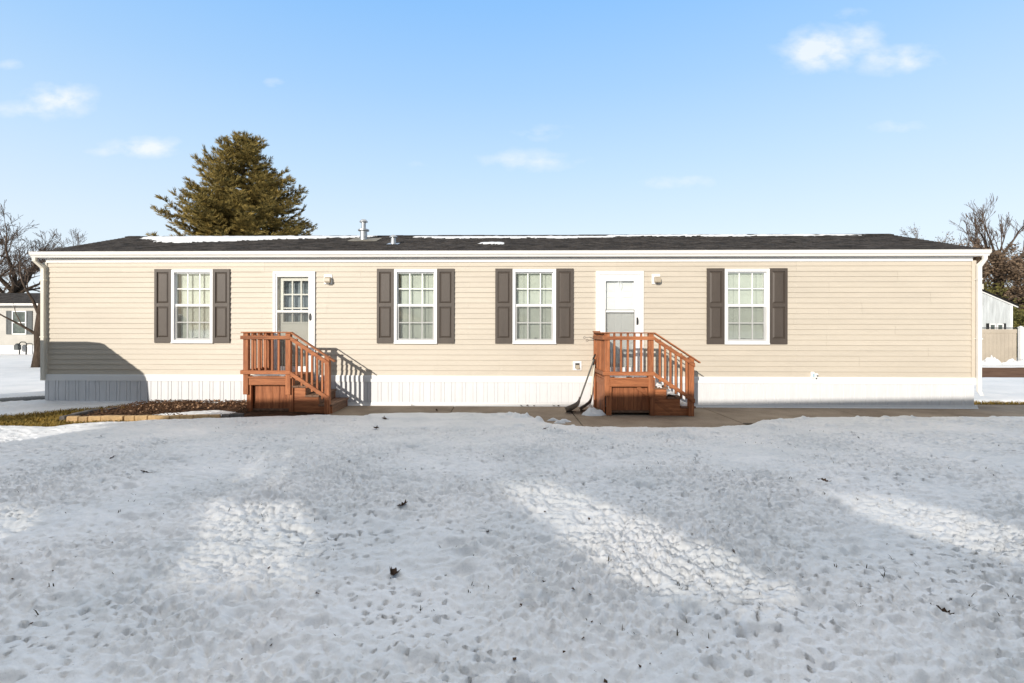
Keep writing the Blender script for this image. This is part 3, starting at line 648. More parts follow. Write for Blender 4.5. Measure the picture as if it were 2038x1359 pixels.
# wall lamps, vent, tap, roof pipes
def lamp(xc):
    b = MB(); b.box(xc-0.085, xc+0.085, -0.034, -0.001, 2.52, 2.73); lo = b.build('wall_lamp', M_WHITE, house, bevel=0.01)
    s = MB(); s.prism_x([(-0.034, 2.66), (-0.034, 2.56), (-0.115, 2.545), (-0.13, 2.575), (-0.125, 2.64), (-0.085, 2.672)], xc-0.045, xc+0.075); s.build('shade', M_TAUPE, lo, bevel=0.008)
    k = MB(); k.box(xc-0.02, xc+0.055, -0.105, -0.04, 2.528, 2.5445); k.build('bulb_ring', M_BLACK, lo)
lamp(-3.672); lamp(3.115)
v = MB(); v.box(1.42, 1.60, -0.036, -0.001, 0.745, 0.935); vo = v.build('wall_vent', M_WHITE, house, bevel=0.008)
v = MB(); v.box(1.465, 1.555, -0.040, -0.0365, 0.785, 0.895); v.build('vent_opening', M_DARK, vo)
v = MB(); v.prism_x([(-0.042, 0.79), (-0.085, 0.775), (-0.088, 0.80), (-0.042, 0.86)], 1.472, 1.548); v.build('vent_flap', M_TAUPE, vo, bevel=0.004)
f = MB(); f.box(6.235, 6.31, -0.07, -0.001, 0.60, 0.735); f.box(6.315, 6.385, -0.06, -0.001, 0.605, 0.705); fo = f.build('outside_tap', M_WHITE, house, bevel=0.02)
f = MB(); f.box(6.262, 6.290, -0.073, -0.0705, 0.632, 0.70); f.build('tap_label', mat('pale_blue', (0.35, 0.52, 0.60), 0.5), fo)
f = MB(); f.tube([(6.35, -0.06, 0.655), (6.35, -0.085, 0.655)], 0.013, 10); f.build('knob', M_BLACK, fo); f = MB(); f.tube([(6.345, -0.045, 0.606), (6.345, -0.055, 0.588)], 0.014, 10); f.build('spout', M_BLACK, fo)
zr = lambda y: EZ + (RZ-EZ)*(y-EY)/(RY-EY)
fx, fy = -3.43, 1.75; z = zr(fy)
f = MB(); f.lathe([(0.085, z-0.06), (0.085, z+0.235)], fx, fy); fo = f.build('flue_pipe', M_GALV, roof_o, smooth=False)
f = MB(); f.lathe([(0.087, z+0.215), (0.135, z+0.215), (0.135, z+0.245), (0.05, z+0.275)], fx, fy, 24); f.build('storm_collar', M_GALV, fo)
f = MB(); f.lathe([(0.055, z+0.26), (0.055, z+0.44)], fx, fy, 16); f.build('inner_pipe', M_GALV, fo)
f = MB(); f.lathe([(0.06, z+0.425), (0.098, z+0.425), (0.10, z+0.445), (0.06, z+0.488), (0.01, z+0.498)], fx, fy, 20); f.build('rain_cap', M_GALV, fo)
fl = MB(); q = 0.30; fl.add([(fx-q, fy-q, zr(fy-q)+.016), (fx+q+0.1, fy-q, zr(fy-q)+.016), (fx+q+.1, fy+q*.8, zr(fy+q*.8)+.012), (fx-q, fy+q*.8, zr(fy+q*.8)+.012), (fx-q, fy-q, zr(fy-q)+.008), (fx+q+.1, fy-q, zr(fy-q)+.008)], [(0, 1, 2, 3), (4, 5, 1, 0)]); fl.build('flashing', mat('weathered_flashing', (0.20, 0.18, 0.14), 0.7, var=0.3, vscale=6), fo)
fx, fy = -2.52, 0.95; z = zr(fy)
f = MB(); f.lathe([(0.062, z-0.05), (0.055, z+0.15)], fx, fy); fo = f.build('vent_pipe', M_GALV, roof_o)
f = MB(); f.lathe([(0.055, z+0.150), (0.09, z+0.148), (0.092, z+0.165), (0.05, z+0.205), (0.01, z+0.212)], fx, fy, 20); f.build('rain_cap', M_GALV, fo)
f = MB(); f.add([(fx-.13, fy-.13, zr(fy-.13)+.016), (fx+.13, fy-.13, zr(fy-.13)+.016), (fx+.13, fy+.12, zr(fy+.12)+.012), (fx-.13, fy+.12, zr(fy+.12)+.012)], [(0, 1, 2, 3)]); f.build('flashing', M_GALV, fo)
# leftover snow lying on the shingles
def snow_sheet(name, fn, poly, h, res, label, cat, parent=None, seed=0):
    xs_ = [p[0] for p in poly]; ys_ = [p[1] for p in poly]
    gx_ = np.arange(min(xs_)-.1, max(xs_)+.1, res[0]); gy_ = np.arange(min(ys_)-.08, max(ys_)+.08, res[1])
    A, B = np.meshgrid(gx_, gy_); sd = poly_sd(A.ravel(), B.ravel(), poly).reshape(A.shape) + 0.12*fbm(A*2.2, B*9.0, 90+seed, 4)
    z = fn(A, B) + np.where(sd > 0, h*(1-np.exp(-np.maximum(sd, 0)/0.05)) + 0.3*h*vnoise(A*9, B*9, 5), sd*0.4) 
    keep = sd > -0.03; idx = -np.ones(A.size, int); m = MB(); ks = keep.ravel()
    idx[ks] = np.arange(ks.sum()); m.v = [tuple(p) for p in np.stack([A.ravel()[ks], B.ravel()[ks], z.ravel()[ks]], 1)]
    I = idx.reshape(A.shape)
    for i in range(A.shape[0]-1):
        for j in range(A.shape[1]-1):
            q_ = (I[i, j], I[i, j+1], I[i+1, j+1], I[i+1, j])
            if min(q_) >= 0: m.f.append(tuple(int(k) for k in q_))
    o = m.build(name, M_SNOW, parent, smooth=True, fix=False)
    return tag(o, label, cat, kind='stuff')
zrn = lambda A, B: np.minimum(EZ + (RZ-EZ)*(B-EY)/(RY-EY), EZ + (RZ-EZ)*(2*RY-B-EY)/(RY-EY)) + 0.006
snow_sheet('roof_snow', zrn, [(-9.2,2.05),(-8.6,1.75),(-8.3,1.35),(-7.7,1.22),(-7.0,1.42),(-6.3,1.60),(-5.4,1.85),(-4.4,2.02),(-3.4,2.20),(-3.2,2.40),(-9.3,2.40)], 0.03, (0.05, 0.03), 'long thin strip of snow on roof in front of spruce', 'roof snow', seed=1)
snow_sheet('roof_snow', zrn, [(-2.3,2.12),(-1.7,1.95),(-1.2,1.86),(-0.5,1.98),(0.2,1.90),(0.9,1.98),(1.3,1.84),(1.9,1.98),(2.5,2.02),(2.9,2.10),(2.2,2.20),(0.2,2.22),(-2.2,2.22)], 0.03, (0.05, 0.025), 'ragged white snow band along the roof right of vent pipes', 'roof snow', seed=2)
snow_sheet('roof_snow', zrn, [(2.6,2.26),(4.2,2.20),(5.5,2.16),(6.5,2.24),(8.0,2.22),(9.2,2.32),(9.2,2.40),(2.7,2.40)], 0.03, (0.05, 0.025), 'thin snow line along the ridge over the right end', 'roof snow', seed=6)
snow_sheet('roof_snow', zrn, [(-0.62,0.95),(-0.1,0.82),(0.05,0.95),(-0.02,1.12),(-0.35,1.18),(-0.55,1.08)], 0.025, (0.03, 0.03), 'small lone snow patch in middle of dark shingles', 'roof snow', seed=3)

# ------------------------------------------------------------ wooden entry stairs
def porch(X, label, capped, seed):
    r = random.Random(seed); T = empty('entry_stairs', (X, 0, 0), label=label, cat='stairs')
    yF, yB, zD, zR = -1.16, -0.09, 0.70, 1.535
    W, NW, RISE, RUN = 0.905, 1.54, 0.175, 0.25
    m = MB()        # deck boards, running left-right, slightly uneven
    y = yF+0.035; k = 0
    while y < yB-0.02:
        y2 = min(y+0.138, yB); m.box(0.02+r.uniform(-.008, .004), W+0.02+r.uniform(-.004, .01), y+.003, y2-.003, zD-0.036+r.uniform(-.002, .002), zD+r.uniform(-.003, .002)); y = y2
    m.build('deck', M_WOODH, T, bevel=0.004)
    def post(name, x, y, z0, z1, w_=0.095, mt=M_WOODV, cap=False):
        p = MB(); p.box(x, x+w_, y, y+w_, z0, z1); o = p.build(name, mt, T, bevel=0.006)
        if cap: c = MB(); c.box(x-0.015, x+w_+0.02, y-0.015, y+w_+0.02, z1+.001, z1+0.022); c.build('post_cap', M_WOODH, o, bevel=0.004)
        return o
    post('rail_post', 0.005, yF+0.036, 0.36, zR-0.022); post('rail_post', W-0.10, yF+0.036, 0.36, zR-0.022)
    post('rail_post', -0.02, yB-0.11, 0.0, zR-0.012 if not capped else zR+0.0, 0.10, cap=capped)
    post('newel_post', NW, yF+0.036, 0.0, zR-0.455)
    for x in (0.055, W-0.055): post('leg', x, yF+0.075, 0.0, zD-0.04 if x > .5 else 0.66, 0.085)
    for x in (0.055, W-0.055): post('leg', x, yB-0.09, 0.0, zD-0.045, 0.085)
    # front rail
    b = MB(); b.box(-0.02, W+0.01, yF-0.005, yF+0.105, zR-0.021, zR); b.build('rail_cap', M_WOODH, T, bevel=0.005)
    for (za, zb, nm) in ((1.395, 1.462, 'upper_rail'), (0.745, 0.815, 'lower_rail')):
        b = MB(); b.box(-0.03, W+0.005, yF, yF+0.0355, za, zb); b.build(nm, M_WOODH, T, bevel=0.004)
    for k in range(5):
        x = 0.165 + k*0.123; b = MB(); b.box(x, x+0.036, yF+0.036, yF+0.072, 0.75, zR-0.022); b.build('baluster', M_WOODV, T, bevel=0.003)
    # left rail, running back to the wall
    b = MB(); b.box(-0.045, 0.075, yF+0.106, yB-(0.115 if capped else 0.0), zR-0.0215, zR-0.0005); b.build('rail_cap', M_WOODH, T, bevel=0.005)
    for (za, zb, nm) in ((1.395, 1.462, 'upper_rail'), (0.745, 0.815, 'lower_rail')):
        b = MB(); b.box(-0.0315, 0.0035, yF+0.0365, yB+0.0, za+.001, zb+.001); b.build(nm, M_WOODH, T, bevel=0.004)
    for k in range(6):
        y = yF + 0.21 + k*0.122; b = MB(); b.box(0.0045, 0.0405, y, y+0.036, 0.75, zR-0.022); b.build('baluster', M_WOODV, T, bevel=0.003)
    # stair rail slopes down to the newel
    sl_ = (0.985-1.525)/(1.73-W)
    def sloped(name, x0, z0, x1, y0, y1, h, mt=M_WOODH):
        q = MB(); dz = sl_*(x1-x0); q.prism_y([(x0, z0-h), (x1, z0+dz-h), (x1, z0+dz), (x0, z0)], y0, y1); return q.build(name, mt, T, bevel=0.004)
    sloped('rail_cap', W+0.012, zR-0.002, 1.735, yF-0.004, yF+0.104, 0.026)
    sloped('upper_rail', W+0.006, 1.452, NW+0.098, yF, yF+0.0355, 0.078)
    sloped('lower_rail', W+0.006, 0.800, NW+0.098, yF, yF+0.0355, 0.078)
    for k in range(6):
        x = W + 0.09 + k*0.097; zt = zR-0.04 + sl_*(x-W) - 0.03; zb_ = 0.80 + sl_*(x-W) - r.uniform(0.10, 0.15)
        long_ = k % 2 == 0
        b = MB(); b.box(x, x+0.036, yF+0.036, yF+0.072, zb_, zt if long_ else zt-0.07); b.build('baluster', M_WOODV, T, bevel=0.003)
    # rim joists
    b = MB(); b.box(0.10, W-0.005, yF+0.055, yF+0.09, zD-0.165, zD-0.040); b.build('rim_joist', M_WOODH, T, bevel=0.004)
    b = MB(); b.box(W-0.03, W+0.008, yF+0.1, yB, zD-0.17, zD-0.040); b.build('rim_joist', M_WOODH, T, bevel=0.004)
    b = MB(); b.box(0.012, 0.048, yF+0.1, yB, zD-0.165, zD-0.040); b.build('rim_joist', M_WOODH, T, bevel=0.004)
    # board skirt under the landing
    b = MB(); x = 0.155 if not capped else 0.13
    while x < W-0.06:
        x2 = min(x+r.uniform(.11, .19), W-0.03); b.box(x+.002, x2-.002, yF+0.16+r.uniform(0, .004), yF+0.182, 0.055, zD-0.10); x = x2
    b.build('skirt_boards', M_WOODV, T, bevel=0.002)
    b = MB(); b.box(0.11, W-0.02, yF+0.13, yF+0.158, 0.045, 0.085); b.build('sill', M_WOODT, T, bevel=0.004)
    b = MB(); y = yF+0.17
    while y < yB-0.1:
        b.box(0.020+r.uniform(0, .003), 0.040, y+.002, min(y+0.138, yB-0.1)-.002, 0.02, zD-0.165); y += 0.14
    b.build('skirt_boards', M_WOODV, T, bevel=0.002)
    if capped:
        b = MB(); b.beam((0.62, yF+0.12, 0.52), (1.28, yF+0.12, 0.03), 0.03, 0.07, up=(0, 0, 1)); b.build('brace', M_WOODH, T, bevel=0.003)
    # stringers (sawtooth) and closing boards
    saw = [(W-0.01, 0.0), (W+3*RUN+0.02, 0.0), (W+3*RUN+0.02, RISE-0.036)]
    for s in (2, 1, 0): saw += [(W+s*RUN+0.02, (3-s)*RISE-0.036), (W+s*RUN+0.02, (4-s)*RISE-0.036) if s else (W-0.01, 3*RISE-0.036)]
    saw = [(W-0.01, 0.0), (W+3*RUN, 0.0), (W+3*RUN, RISE-.036), (W+2*RUN, RISE-.036), (W+2*RUN, 2*RISE-.036), (W+RUN, 2*RISE-.036), (W+RUN, 3*RISE-.036), (W-0.01, 3*RISE-.036)]
    for y in (yF+0.11, yB-0.06):
        b = MB(); b.prism_y(saw, y, y+0.038); b.build('stringer', M_WOODH, T, bevel=0.003)
    for s in range(3):
        zt = (3-s)*RISE; x0 = W + s*RUN
        b = MB(); n = 2
        for q in range(n): b.box(x0+0.006+q*(RUN+0.022)/n, x0+0.001+(q+1)*(RUN+0.022)/n, yF+0.075+r.uniform(-.006, .006), yB-0.015, zt-0.0355, zt)
        b.build('tread', M_WOODT, T, bevel=0.004)
        b = MB(); b.box(x0+RUN-0.022, x0+RUN-.001, yF+0.149, yB-0.061, zt-RISE+0.001, zt-0.036); b.build('riser', M_WOODT, T)
    b = MB(); b.box(W-0.005, W+.0155, yF+0.149, yB-0.061, 3*RISE+0.001, zD-0.041); b.build('riser', M_WOODT, T)
    return T
porch(-4.885, 'reddish wooden entry stairs at the nine pane door', False, 5)
porch(1.845, 'reddish wooden entry stairs with snow shovels leaning on them', True, 9)
# snow on the landings and treads
def flat(zv): return lambda A, B: np.full(A.shape, zv)
snow_sheet('porch_snow', flat(0.703), [(-4.72,-1.05),(-4.1,-1.05),(-4.05,-0.75),(-4.4,-0.65),(-4.75,-0.8)], 0.03, (0.03, 0.03), 'flat snow left on the landing below the nine pane door', 'snow', seed=4)
snow_sheet('porch_snow', flat(0.703), [(1.97,-1.03),(2.3,-1.06),(2.66,-1.04),(2.66,-0.3),(2.0,-0.3)], 0.04, (0.03, 0.03), 'patchy snow on landing of the stairs beside the shovels', 'snow', seed=5)
snow_sheet('porch_snow', flat(0.527), [(2.77,-1.04),(2.98,-1.04),(2.98,-0.2),(2.77,-0.2)], 0.09, (0.025, 0.03), 'heaped snow on highest tread of the stairs beside shovels', 'snow', seed=6)
snow_sheet('porch_snow', flat(0.352), [(3.02,-1.05),(3.23,-1.05),(3.23,-0.2),(3.02,-0.2)], 0.08, (0.025, 0.03), 'heaped snow on middle tread of the stairs beside shovels', 'snow', seed=7)
snow_sheet('porch_snow', flat(0.177), [(3.28,-1.05),(3.50,-1.05),(3.50,-0.2),(3.28,-0.2)], 0.05, (0.025, 0.03), 'snow on lowest tread of the stairs beside shovels', 'snow', seed=8)

# ------------------------------------------------------------ snow shovels, wire, snow lump
def shovel(base, top, blade_w, colr_shaft, colr_blade, label, roll, bl=0.36):
    T = empty('snow_shovel', base, label=label, cat='shovel'); b0 = Vector(base); d = (Vector(top)-b0); Ln = d.length; d.normalize()
    side = Vector((math.cos(roll), math.sin(roll), 0)); side = (side - d*side.dot(d)).normalized(); nrm = side.cross(d).normalized()
    M = MB(); n, k = 9, 9; grid = []
    for sgn in (0, 1):
        for i in range(n):
            v = i/(n-1); off = 0.16*math.sin(v*math.pi*0.62)**1.3 - 0.02
            for j in range(k):
                u = j/(k-1)*2-1; M.v.append(tuple(d*(v*bl*0.9) + side*(u*blade_w/2*(1-0.12*v**2)) + nrm*(off - 0.03*u*u + sgn*0.006) - d*0.0))
    o = n*k
    for i in range(n-1):
        for j in range(k-1):
            a = i*k+j; M.f.append((a, a+1, a+k+1, a+k)); M.f.append((a+o, a+k+o, a+k+1+o, a+1+o))
    for i in range(n-1):
        for j in (0, k-1): a = i*k+j; M.f.append((a, a+k, a+k+o, a+o))
    for j in range(k-1):
        for i in (0, n-1): a = i*k+j; M.f.append((a, a+1, a+1+o, a+o))
    bo = M.build('blade', colr_blade, T, smooth=True)
    s = MB(); s.tube([d*(bl*0.45)+nrm*0.10, d*(bl*0.9)+nrm*0.115, d*(Ln-0.08)+nrm*0.02, d*(Ln-0.06)], 0.0165, 10); s.build('shaft', colr_shaft, T, smooth=True)
    g = MB(); e = d*(Ln-0.08); g.tube([e, e+d*0.03+side*0.05, e+d*0.10+side*0.055, e+d*0.115, e+d*0.10-side*0.055, e+d*0.03-side*0.05, e], 0.012, 8); g.build('grip', M_BLACK, T, smooth=True)
    return T
M_SHB = mat('worn_shovel_plastic', (0.42, 0.38, 0.34), 0.5, var=0.25, vscale=9); M_SHB2 = mat('dark_shovel_plastic', (0.22, 0.22, 0.225), 0.5, var=0.25, vscale=9)
shovel((1.20, -0.78, 0.012), (1.795, -0.40, 1.06), 0.46, mat('dark_shaft', (0.10, 0.10, 0.09), 0.5), M_SHB, 'snow shovel with dark shaft and worn grey scoop, farther from stairs', R(72))
shovel((1.50, -0.62, 0.012), (1.80, -0.34, 0.96), 0.42, mat('pale_shaft', (0.62, 0.60, 0.50), 0.5), M_SHB2, 'snow shovel with pale shaft and dark scoop, nearer the stairs', R(78))
h = MB(); h.tube([(1.85, -0.2, 1.40), (1.74, -0.21, 1.43), (1.66, -0.21, 1.425), (1.615, -0.21, 1.40), (1.60, -0.21, 1.425), (1.625, -0.21, 1.445), (1.65, -0.21, 1.43)], 0.005, 6); h.tube([(1.85, -0.2, 1.36), (1.78, -0.21, 1.41), (1.72, -0.2, 1.43)], 0.004, 6)
h.tube([(1.86, -0.21, 1.42), (1.87, -0.215, 1.33), (1.90, -0.215, 1.27), (1.88, -0.215, 1.20), (1.91, -0.215, 1.17)], 0.006, 6); h.tube([(1.93, -0.22, 1.44), (1.90, -0.215, 1.36), (1.93, -0.215, 1.31)], 0.006, 6)
h.build('wire_hook', M_SEAM, None, smooth=True, label='thin curled wire hook sticking out from the stair post', cat='hook')
def heap(name, cx, cy, rx, ry, hh, label, cat, seed):
    m = MB(); n, k = 7, 26
    for i in range(n):
        f_ = i/(n-1)
        for j in range(k):
            t = 2*math.pi*j/k; q = 1 + 0.5*float(vnoise(np.array([math.cos(t)*1.5+seed]), np.array([math.sin(t)*1.5]), seed)[0])
            x = math.cos(t)*rx*f_*q; y = math.sin(t)*ry*f_*q
            m.v.append((cx+x, cy+y, -0.004 + hh*max(0, 1-f_**2.2)*(1+0.9*float(vnoise(np.array([x*9.]), np.array([y*9.]), seed+1)[0]))))
    for i in range(n-1):
        for j in range(k): m.f.append((i*k+j, i*k+(j+1) % k, (i+1)*k+(j+1) % k, (i+1)*k+j))
    return m.build(name, M_SNOW, None, smooth=True, label=label, cat=cat)
heap('snow_heap', 1.66, -1.02, 0.22, 0.13, 0.12, 'small heap of snow on the concrete by the shovel blades', 'snow heap', 3)
for i, (x, y, s) in enumerate(((-2.1,-1.30,.16),(-1.55,-1.28,.12),(-0.75,-1.2,.09),(-2.5,-1.33,.10),(1.05,-1.72,.12),(0.85,-1.62,.10),(0.95,-1.86,.09))):
    heap('snow_clod', x, y, s, s*.5, 0.03 if i < 4 else 0.05, 'thin melting snow scrap on edge of the brown concrete walk', 'snow clod', 10+i)['group'] = 'melting snow scraps on the walk'

# ------------------------------------------------------------ mulch bed, edging, dead grass, leaves
A, B = np.meshgrid(np.linspace(-7.62, -3.25, 90), np.linspace(-1.98, -0.03, 46))
Zb = 0.005 + 0.05*np.clip((B+1.98)*1.2, 0, 1)*np.clip((A+7.62)*2, 0, 1)*np.clip((-3.4-A)*1.2, 0, 1)*(0.6+0.9*fbm(A*2.2, B*2.2, 81, 4)+0.4)
Zb = Zb - 0.05*np.clip(poly_sd(A.ravel(), B.ravel(), BED_PATCH).reshape(A.shape)/0.06+0.6, 0, 1)
tag(grid_mesh('mulch_bed', A, B, Zb, M_MULCH), kind='structure')
r = random.Random(21); m = MB(); 
def bedz(x, y): return 0.02 + 0.05*max(0, min(1, (y+1.98)*1.2))
for i in range(3600):
    x = r.uniform(-7.5, -4.75); y = -0.05 - 1.85*r.random()**1.15
    if y > -1.95 + 0.0 and poly_sd(np.array([x]), np.array([y]), BED_PATCH)[0] < -0.02:
        if x > -5.6 and y < -1.58: continue
        l_ = r.uniform(0.015, 0.055); a = r.uniform(0, 6.3); z = bedz(x, y) + r.uniform(-.005, .035)
        m.beam((x, y, z), (x+math.cos(a)*l_, y+math.sin(a)*l_, z+r.uniform(-.02, .02)), r.uniform(.008, .02), r.uniform(.003, .008))
m.build('mulch_chips', M_CHIP, None, fix=False, label='loose brown wood chips covering the bed along the skirting', cat='mulch', kind='stuff')
m = MB()
for i in range(420):       # paler leaf scraps in the sun-reached part
    x = r.uniform(-7.0, -4.8); y = r.uniform(-1.5, -0.08); z = bedz(x, y)+r.uniform(.01, .045); a = r.uniform(0, 6.3); q = r.uniform(.012, .032)
    if poly_sd(np.array([x]), np.array([y]), BED_PATCH)[0] > -0.02: continue
    p = Vector((x, y, z)); u = Vector((math.cos(a), math.sin(a), r.uniform(-.5, .9)))*q; v = Vector((-math.sin(a), math.cos(a), r.uniform(-.5, .9)))*q*.6
    m.add([p-u, p+v+Vector((0,0,.004)), p+u, p-v], [(0, 1, 2, 3)])
m.build('leaf_litter', mat('tan_leaf', (0.34, 0.20, 0.11), 0.8, var=0.3, vscale=8), None, fix=False, label='tan leaf scraps strewn over the mulch by the skirting', cat='leaf litter', kind='stuff')
# edging blocks
def block(name, x, y, ln, rz, material, label, group, cut=0.012):
    b = MB(); h_ = 0.105; b.prism_x([(-0.055, -0.03), (0.055, -0.03), (0.055, h_-0.012), (0.038, h_), (-0.038, h_), (-0.055, h_-0.012)], -ln/2+0.006, ln/2-0.006)
    o = b.build(name, material, None, bevel=cut, label=label, cat='edging block', group=group); o.location = (x, y, r.uniform(-.012, .004)); o.rotation_euler = (r.uniform(-.05, .05), r.uniform(-.03, .03), rz + r.uniform(-.04, .04)); return o
x = -7.38; lens = [0.19, .15, .21, .36, .17, .21, .36, .16, .22, .24, .18]; y = -2.03
for ln in lens:
    yc = -2.05 + 0.115*(x+7.38)
    block('edging_block', x+ln/2, yc, ln, 0.115, M_EDGE, 'tan concrete edging block in the front row along the mulch bed', 'tan edging blocks along the mulch bed'); x += ln
while x < -4.75:
    ln = r.uniform(.13, .26); yc = -2.05 + 0.115*(x+7.38) + 0.06
    block('edging_stone', x+ln/2, yc, ln, 0.10, M_EDGED, 'dark stone in the edging row next to the left stairs', 'dark edging stones by the left stairs', 0.02); x += ln
for k in range(4): block('edging_block', -7.5+0.02*k*k*.5-0.05*k*(k < 3), -1.9+0.27*k, 0.27, 1.45, M_EDGED, 'dark low edging stone at the shaded left end of bed', 'dark edging stones at the bed end')
# dead grass
def blades(name, poly, n, hmin, hmax, material, label, cat, zfn, lean=0.9, wd=0.006):
    xs_ = [p[0] for p in poly]; ys_ = [p[1] for p in poly]; m = MB(); g = np.random.default_rng(len(poly)*7+n)
    X = g.uniform(min(xs_), max(xs_), n*3); Y = g.uniform(min(ys_), max(ys_), n*3); k = poly_sd(X, Y, poly) + 0.10*fbm(X*3, Y*3, 7, 3) > 0
    X, Y = X[k][:n], Y[k][:n]; Z0 = zfn(X, Y)
    for x, y, z in zip(X, Y, Z0):
        a = g.uniform(0, 6.28); h_ = g.uniform(hmin, hmax); l_ = lean*h_*g.uniform(.4, 1.5); p = Vector((x, y, z-0.005)); s = Vector((math.sin(a), -math.cos(a), 0))*wd*g.uniform(.6, 1.4)
        q = p + Vector((math.cos(a)*l_*.5, math.sin(a)*l_*.5, h_*.75)); e = p + Vector((math.cos(a)*l_, math.sin(a)*l_, h_))
        m.add([p-s, p+s, q+s*.7, q-s*.7, e], [(0, 1, 2, 3), (3, 2, 4)])
    return m.build(name, material, None, fix=False, label=label, cat=cat, kind='stuff')
zg = lambda X, Y: terrain_base(X, Y) - 0.02
blades('dry_grass', BARE_GRASS, 15000, 0.03, 0.085, M_STRAW, 'straw coloured dormant grass showing left of the mulch bed', 'grass', zg, lean=1.3, wd=0.007)
blades('dry_grass', [(9.6,0.60),(24,0.60),(24,0.97),(12,0.93),(10.6,0.88),(9.6,0.97)], 5000, 0.03, 0.08, M_STRAW, 'strip of dormant grass behind the walk at far right', 'grass', zg, lean=1.0, wd=0.009)
def snow_pts(n, seed):
    g = np.random.default_rng(seed); d_ = 2.0 + 6.5*g.random(n)**1.35; X = g.uniform(-1.03, 1.10, n)*d_; Y = d_ - DIST
    cl = vnoise(X*0.9, Y*0.9, 140+seed) + 0.5*vnoise(X*2.3, Y*2.3, 150); k = (cl > 0.10) & (Y < -2.7); return X[k], Y[k]
m = MB(); g = np.random.default_rng(5); X, Y = snow_pts(2600, 4); Z0 = snow_height(X, Y)
for x, y, z in zip(X, Y, Z0):
    if g.random() < .55: continue
    for k in range(g.integers(1, 4)):
        a = g.uniform(0, 6.28); h_ = g.uniform(.006, .030); p = Vector((x+g.uniform(-.015, .015), y+g.uniform(-.015, .015), z-0.004)); s = Vector((math.sin(a), -math.cos(a), 0))*g.uniform(.0015, .0035)
        e = p + Vector((math.cos(a)*h_*g.uniform(.3, 1.6), math.sin(a)*h_*g.uniform(.3, 1.6), h_)); q = (p+e)/2 + Vector((0, 0, h_*.25)); m.add([p-s, p+s, q+s*.8, q-s*.8, e], [(0, 1, 2, 3), (3, 2, 4)])
m.build('grass_tips', mat('dark_grass_tip', (0.055, 0.045, 0.022), 0.9), None, fix=False, label='dark grass tips poking up through the thin snow', cat='grass tips', kind='stuff')
m = MB(); X, Y = snow_pts(1500, 9); Z0 = snow_height(X, Y)
for x, y, z in zip(X, Y, Z0):
    if g.random() < .72: continue
    q = g.uniform(.003, .011); a = g.uniform(0, 6.28); p = Vector((x, y, z+.001)); u = Vector((math.cos(a), math.sin(a), g.uniform(-.4, .4)))*q*1.5; v = Vector((-math.sin(a), math.cos(a), g.uniform(-.4, .4)))*q
    m.add([p-u, p-v, p+u*.7, p+v+Vector((0, 0, .003))], [(0, 1, 2, 3)])
m.build('leaf_crumbs', M_LEAF, None, fix=False, label='dark leaf crumbs and grit scattered over the snowy lawn', cat='leaf crumbs', kind='stuff')
def leaf(x, y, size, label, seed, curl=0.5, group=None, z=None):
    r_ = random.Random(seed); m = MB(); n = 7; z0 = snow_z(x, y) if z is None else z
    out_ = [(0, -1), (.32, -.72), (.22, -.45), (.62, -.25), (.36, .05), (.72, .35), (.34, .5), (.16, .85), (0, 1.0)]; pts = []
    for (a, b) in out_ + [(-a, b) for a, b in reversed(out_[1:-1])]:
        a *= r_.uniform(.75, 1.2); zz = curl*(a*a*1.4 + 0.35*b*b) + r_.uniform(-.06, .06); pts.append((a*size, b*size, zz*size))
    th = 0.0018; k = len(pts); c0 = (0, 0, 0); m.add([c0] + pts, [(0, i+1, (i+1) % k+1) for i in range(k)]); m.add([(0, 0, th)] + [(p[0], p[1], p[2]+th) for p in pts], [(0, (i+1) % k+1, i+1) for i in range(k)])
    m.tube([(0, -size, 0.1*size), (0.15*size, -size*1.45, 0.3*size)], 0.0022, 5)
    o = m.build('dry_leaf', M_LEAF, None, fix=False, label=label, cat='leaf', group=group); o.location = (x, y, z0+0.004); o.rotation_euler = (r_.uniform(-.5, .5), r_.uniform(-.5, .5), r_.uniform(0, 6.3)); return o
BIG = [(-0.82,-6.29,.055,'dark curled leaf on snow below the two middle windows'),(-0.68,-7.28,.050,'brown folded oak leaf lowest on the snow left of centre'),(3.02,-5.52,.05,'flat dark leaf on snow in right half, midway down'),
       (-1.95,-2.75,.065,'large dark leaf standing in its melted hollow near the walk'),(-2.0,-2.02,.05,'pair of dark leaf scraps just below the brown walk'),(-4.35,-4.9,.055,'long dark leaf on snow far left of the light patches'),
       (2.35,-7.6,.05,'twisted dark leaf near the lower right corner'),(-3.6,-5.4,.045,'thin dark leaf on the shaded snow left of the bright patch'),(0.62,-2.78,.045,'small dark leaf on snow in front of the shovels')]
for i, (x, y, s, lb) in enumerate(BIG): leaf(x, y, s, lb, 50+i, curl=(0.9, 1.2, 0.25, 0.9, .7, .3, 1.0, .2, .6)[i])
for i in range(20):
    d_ = 2.3 + 5.6*r.random(); x = r.uniform(-1.0, 1.05)*d_; y = d_ - DIST
    leaf(x, y, r.uniform(.010, .021), 'tiny dark leaf scrap lying in the open snow of the lawn', 100+i, .8, 'leaf scraps on the snow')
for i, (x, y) in enumerate(((0.35,-.09),(0.48,-.08),(0.62,-.10),(1.02,-.08),(1.12,-.09),(-1.9,-.10),(-1.3,-.7),(-2.1,-1.15),(-0.6,-1.1),(0.1,-1.0),(-.35,-1.15),(-6.55,-0.2))):
    leaf(x, y, .035, 'shrivelled brown leaf lying on concrete walk along the white skirting' if x > -3 else 'large upright tan leaf against the skirting above the mulch', 200+i, 1.0, 'leaves on the concrete walk' if x > -3 else None, 0.012 if x > -3 else 0.10)
